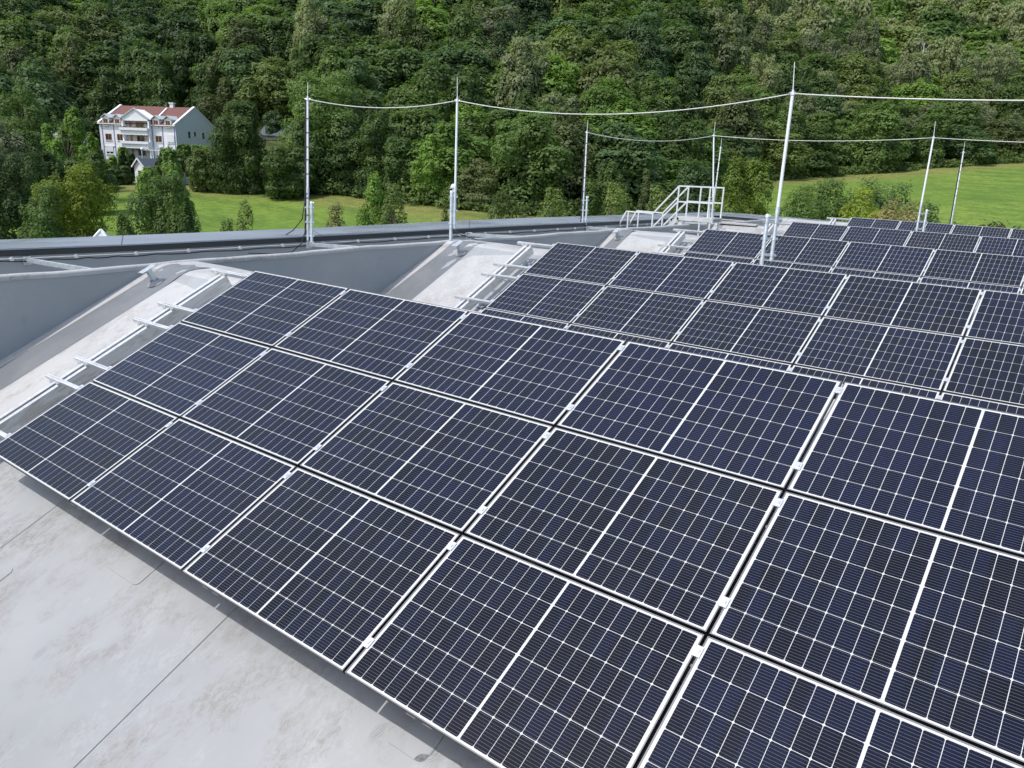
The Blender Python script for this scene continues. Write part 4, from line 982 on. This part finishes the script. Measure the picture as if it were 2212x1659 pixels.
# gable windows
for py0, hh in ((5.2, 0), (2.3, 0)):
    for yo, w_, h_ in ((4.1, .8, 1.25), (6.2, .7, .85), (9.2, .8, 1.25)):
        b = MB(); b.box(WH - .01, WH + .03, yo, yo + w_, py0 - h_, py0 + .0); b.build('window', M['glass_dark'], hs)
        b = MB()
        b.box(WH - .01, WH + .05, yo - .1, yo - .005, py0 - h_ - .08, py0 + .08); b.build('window_trim', M['trim_white'], hs)
# awning roof right of the bay
b = MB()
for i in range(7): b.bar((hx(316) + i * .72, -.05, 1.75), (hx(316) + i * .72, -2.1, 1.3), .09, .07)
b.box(hx(315), hx(364), -.05 - 2.1, -1.98, 1.2, 1.3); b.box(hx(315), hx(364), -.12, -.03, 1.75, 1.85)
for x in (hx(316), hx(340), hx(363)): b.box(x - .05, x + .05, -2.1, -2.0, -2, 1.2)
b.build('terrace_roof', M['trim_white'], hs)
# ------------------------------------------------------------------ little white gabled house below it
g = at(302.5, 380, 130); gh = empty('garden_house', (g.x, g.y, gz(g.x, g.y) - .4), (0, 0, math.atan2(fx.y, fx.x) - .25), 'small white gabled outbuilding below the big white house, half hidden by the airy tree', 'outbuilding')
b = MB(); hw = 1.15; eh = 2.9; rh = 4.05; b.prism([(-hw, 0, 0), (hw, 0, 0), (hw, 0, eh), (.0, 0, rh), (-hw, 0, eh)], (0, 5, 0)); b.build('wall', M['plaster'], gh)
b = MB(); b.prism([(-hw - .2, -.3, eh - .2), (0, -.3, rh + .02), (0, -.3, rh + .14), (-hw - .3, -.3, eh - .12)], (0, 5.6, 0)); b.prism([(hw + .2, -.3, eh - .2), (hw + .3, -.3, eh - .12), (0, -.3, rh + .14), (0, -.3, rh + .02)], (0, 5.6, 0)); b.build('roof', M['slate'], gh)
b = MB(); b.bar((-hw - .3, -.33, eh - .16), (0, -.33, rh + .1), .07, .2); b.bar((hw + .3, -.33, eh - .16), (0, -.33, rh + .1), .07, .2); b.build('barge_board', M['trim_white'], gh)
b = MB(); b.box(-.35, .35, -.03, 0, 1.4, 2.2); b.build('window', M['glass_dark'], gh)
# parked red car by the bush
g = at(240, 375, 129); zc = gz(g.x, g.y); cr = empty('parked_car', (g.x, g.y, zc), (0, 0, math.atan2(fx.y, fx.x) + .1), 'dark red car parked at the top of the meadow left of the tall conifer', 'car')
b = MB(); pf = [(-2.1, .3), (2.1, .3), (2.15, .75), (1.3, .92), (.75, 1.38), (-.9, 1.42), (-1.6, .95), (-2.15, .88)]
b.prism([(x, -.85, z) for x, z in pf], (0, 1.7, 0)); bevel(b.build('body', M['red_paint'], cr), .08, 3)
b = MB(); b.prism([(1.1, -.87, .96), (.68, -.87, 1.3), (-.85, -.87, 1.34), (-1.35, -.87, .98)], (0, .015, 0)); b.prism([(1.1, .855, .96), (.68, .855, 1.3), (-.85, .855, 1.34), (-1.35, .855, .98)], (0, .015, 0)); b.build('side_glass', M['glass_dark'], cr)
for x in (-1.3, 1.3):
    for y in (-.8, .62): b = MB(); b.tube([(x, y, .32), (x, y + .2, .32)], .32, 14); b.build('wheel', M['black'], cr)
# boundary wall with slatted fence
g = at(381, 381, 129); g2 = at(409, 379, 129.5); fz = gz(g.x, g.y); d_ = Vector((g2.x - g.x, g2.y - g.y, 0))
fe = empty('garden_fence', (g.x, g.y, fz), label='light boundary wall with brown slatted fence panels, right of the airy tree', cat='fence')
b = MB(); b.bar((0, 0, .2), d_ * 1.6 + Vector((0, 0, .2)), .2, 1.9); b.build('base_wall', M['gable_wall'], fe)
b = MB()
for i in range(22): p = d_ * (1.6 * i / 21); b.bar(p + Vector((0, 0, 1.16)), p + Vector((0, 0, 2.0)), .1, .04, (0, 1, 0))
b.build('slats', mat('grey_wood', (.16, .14, .13), .8), fe)
b = MB(); b.bar((0, 0, -1), (0, 0, 2.15), .3, .3, (0, 1, 0)); b.bar(d_ * .62 + Vector((0, 0, 1.15)), d_ * .62 + Vector((0, 0, 2.1)), .2, .2, (0, 1, 0)); b.build('pillar', M['trim_white'], fe)
# pole and globe lamp
g = at(377, 380, 128); tp = at(377.5, 323, 128); zz = gz(g.x, g.y); b = MB(); b.tube([(g.x, g.y, zz - .5), (g.x, g.y, tp.z)], .07, 8)
tag(b.build('utility_pole', M['gable_wall'], smooth=True), 'thin pale pole standing at the left end of the garden fence', 'pole')
g = at(307, 322, 134); zz = gz(g.x, g.y); lp = empty('globe_lamp', (g.x, g.y, zz), label='garden lamp with white globe in front of the central balconies', cat='lamp')
b = MB(); b.tube([(0, 0, -.5), (0, 0, g.z - zz - .2)], .05, 8); b.build('post', M['fascia'], lp)
b = MB(); h_ = g.z - zz; b.tube([(0, 0, h_ + .3 * math.sin(a)) for a in np.linspace(-1.5, 1.5, 9)], [.3 * math.cos(a) for a in np.linspace(-1.5, 1.5, 9)], 12); b.build('globe', M['trim_white'], lp, smooth=True)
# ------------------------------------------------------------------ dark roofed house right of it
g = at(592, 293, 170); h2 = empty('dark_roofed_house', (g.x, g.y, g.z - 3.2), (0, 0, math.atan2(fx.y, fx.x) + .12), 'pale house with dark metal roof between the trees left of the leftmost mast', 'house')
b = MB(); b.box(-2.6, 3.2, 0, 7, -4, 3.2); b.build('wall', mat('beige_render', (.42, .40, .37), .85), h2)
b = MB(); b.prism([(-3.1, -.7, 3.1), (-3.1, 7.7, 3.1), (-3.1, 7.7, 3.25), (-3.1, 3.5, 5.6), (-3.1, -.7, 3.25)], (6.8, 0, 0)); b.build('roof', M['slate'], h2)
b = MB()
for z in (.1, .45, .8): b.box(-3, 1, -1.5, -1.44, z, z + .16)
for x in np.arange(-3, 1.1, 1.3): b.box(x - .05, x + .05, -1.44, -1.38, -.2, .98)
b.build('balcony_rail', M['trim_white'], h2)
b = MB(); b.box(-1.5, .4, -.03, 0, .7, 2.3); b.build('window', M['glass_dark'], h2)
g = at(678, 342, 150); zz = gz(g.x, g.y); h4 = empty('white_shed', (g.x, g.y, zz), (0, 0, .6), 'white shed wall glimpsed through branches right of the leftmost mast', 'shed')
b = MB(); b.prism([(-2.5, 0, 0), (2.5, 0, 0), (2.5, 0, 3.2), (0, 0, 4.4), (-2.5, 0, 3.2)], (0, 4, 0)); b.build('wall', M['plaster'], h4)
b = MB(); b.prism([(-2.9, -.3, 3.0), (0, -.3, 4.42), (0, -.3, 4.6), (-2.95, -.3, 3.15)], (0, 4.6, 0)); b.prism([(2.9, -.3, 3.0), (2.95, -.3, 3.15), (0, -.3, 4.6), (0, -.3, 4.42)], (0, 4.6, 0)); b.build('roof', M['slate'], h4)
# houses behind the trees at the left
for px, py, Yd, w_, lab, dr in ((112, 330, 140, 9, 'white house with grey roof mostly hidden behind the airy light green tree', .15), (92, 282, 152, 7, 'pale house front glimpsed behind trees above and left of the hidden white house', -.1)):
    g = at(px, py, Yd); zz = min(gz(g.x, g.y), g.z) ; h3 = empty('village_house', (g.x, g.y, zz - .3), (0, 0, math.atan2(fx.y, fx.x) + dr), lab, 'house', None)
    b = MB(); b.box(-w_ / 2, w_ / 2, 0, 7, -2, 4.2); b.build('wall', M['plaster'], h3)
    b = MB(); b.prism([(-w_ / 2 - .5, -.6, 4.1), (-w_ / 2 - .5, 7.6, 4.1), (-w_ / 2 - .5, 7.6, 4.25), (-w_ / 2 - .5, 3.5, 6.6), (-w_ / 2 - .5, -.6, 4.25)], (w_ + 1, 0, 0)); b.build('roof', mat('grey_tiles', (.2, .2, .2), .8), h3)
    b = MB()
    for x in (-w_ * .3, 0, w_ * .3): b.box(x - .5, x + .5, -.03, 0, .9, 2.2)
    b.build('window', M['glass_dark'], h3)
# glazed pyramid rooflight / gable peak just beyond the parapet
g = at(218, 497, 30); b = MB(); H_ = 6.5; s_ = 5.2
b.add([(-s_, -s_, -H_), (s_, -s_, -H_), (s_, s_, -H_), (-s_, s_, -H_), (0, 0, 0)], [(0, 1, 4), (1, 2, 4), (2, 3, 4), (3, 0, 4), (3, 2, 1, 0)])
sk_ = empty('pyramid_roof', g, (0, 0, .9), 'tip of a pale pyramid roof poking up just beyond the parapet at the left', 'roof tip')
b.build('roof_faces', M['gable_wall'], sk_)
b = MB()
for x, y in ((-s_, -s_), (s_, -s_), (s_, s_), (-s_, s_)): b.bar((0, 0, .02), (x, y, -H_ + .02), .08, .06)
b.build('ridge_trim', M['trim_white'], sk_)
b = MB(); b.box(-4.9, 4.9, -4.9, 4.9, -11.5, -H_ - .02); b.build('wall', M['plaster'], sk_)
# purple leaved hedge beyond the far parapet
for i in range(5):
    g = at(2085 + i * 36, 487 - i * .5 + (i % 2) * 1.5, 44); zz = gz(g.x, g.y)
    plant('purple_bush', (g.x, g.y, zz - .1), g.z - zz, 1.6, 'edge', 'purple', i % 2, 6000, .13, 'purple-brown leafy bush, %s from left in the row beyond the far parapet' % NUM[i], 'bush', 'purple bushes beyond the far parapet', None, (7.5, 1.6))
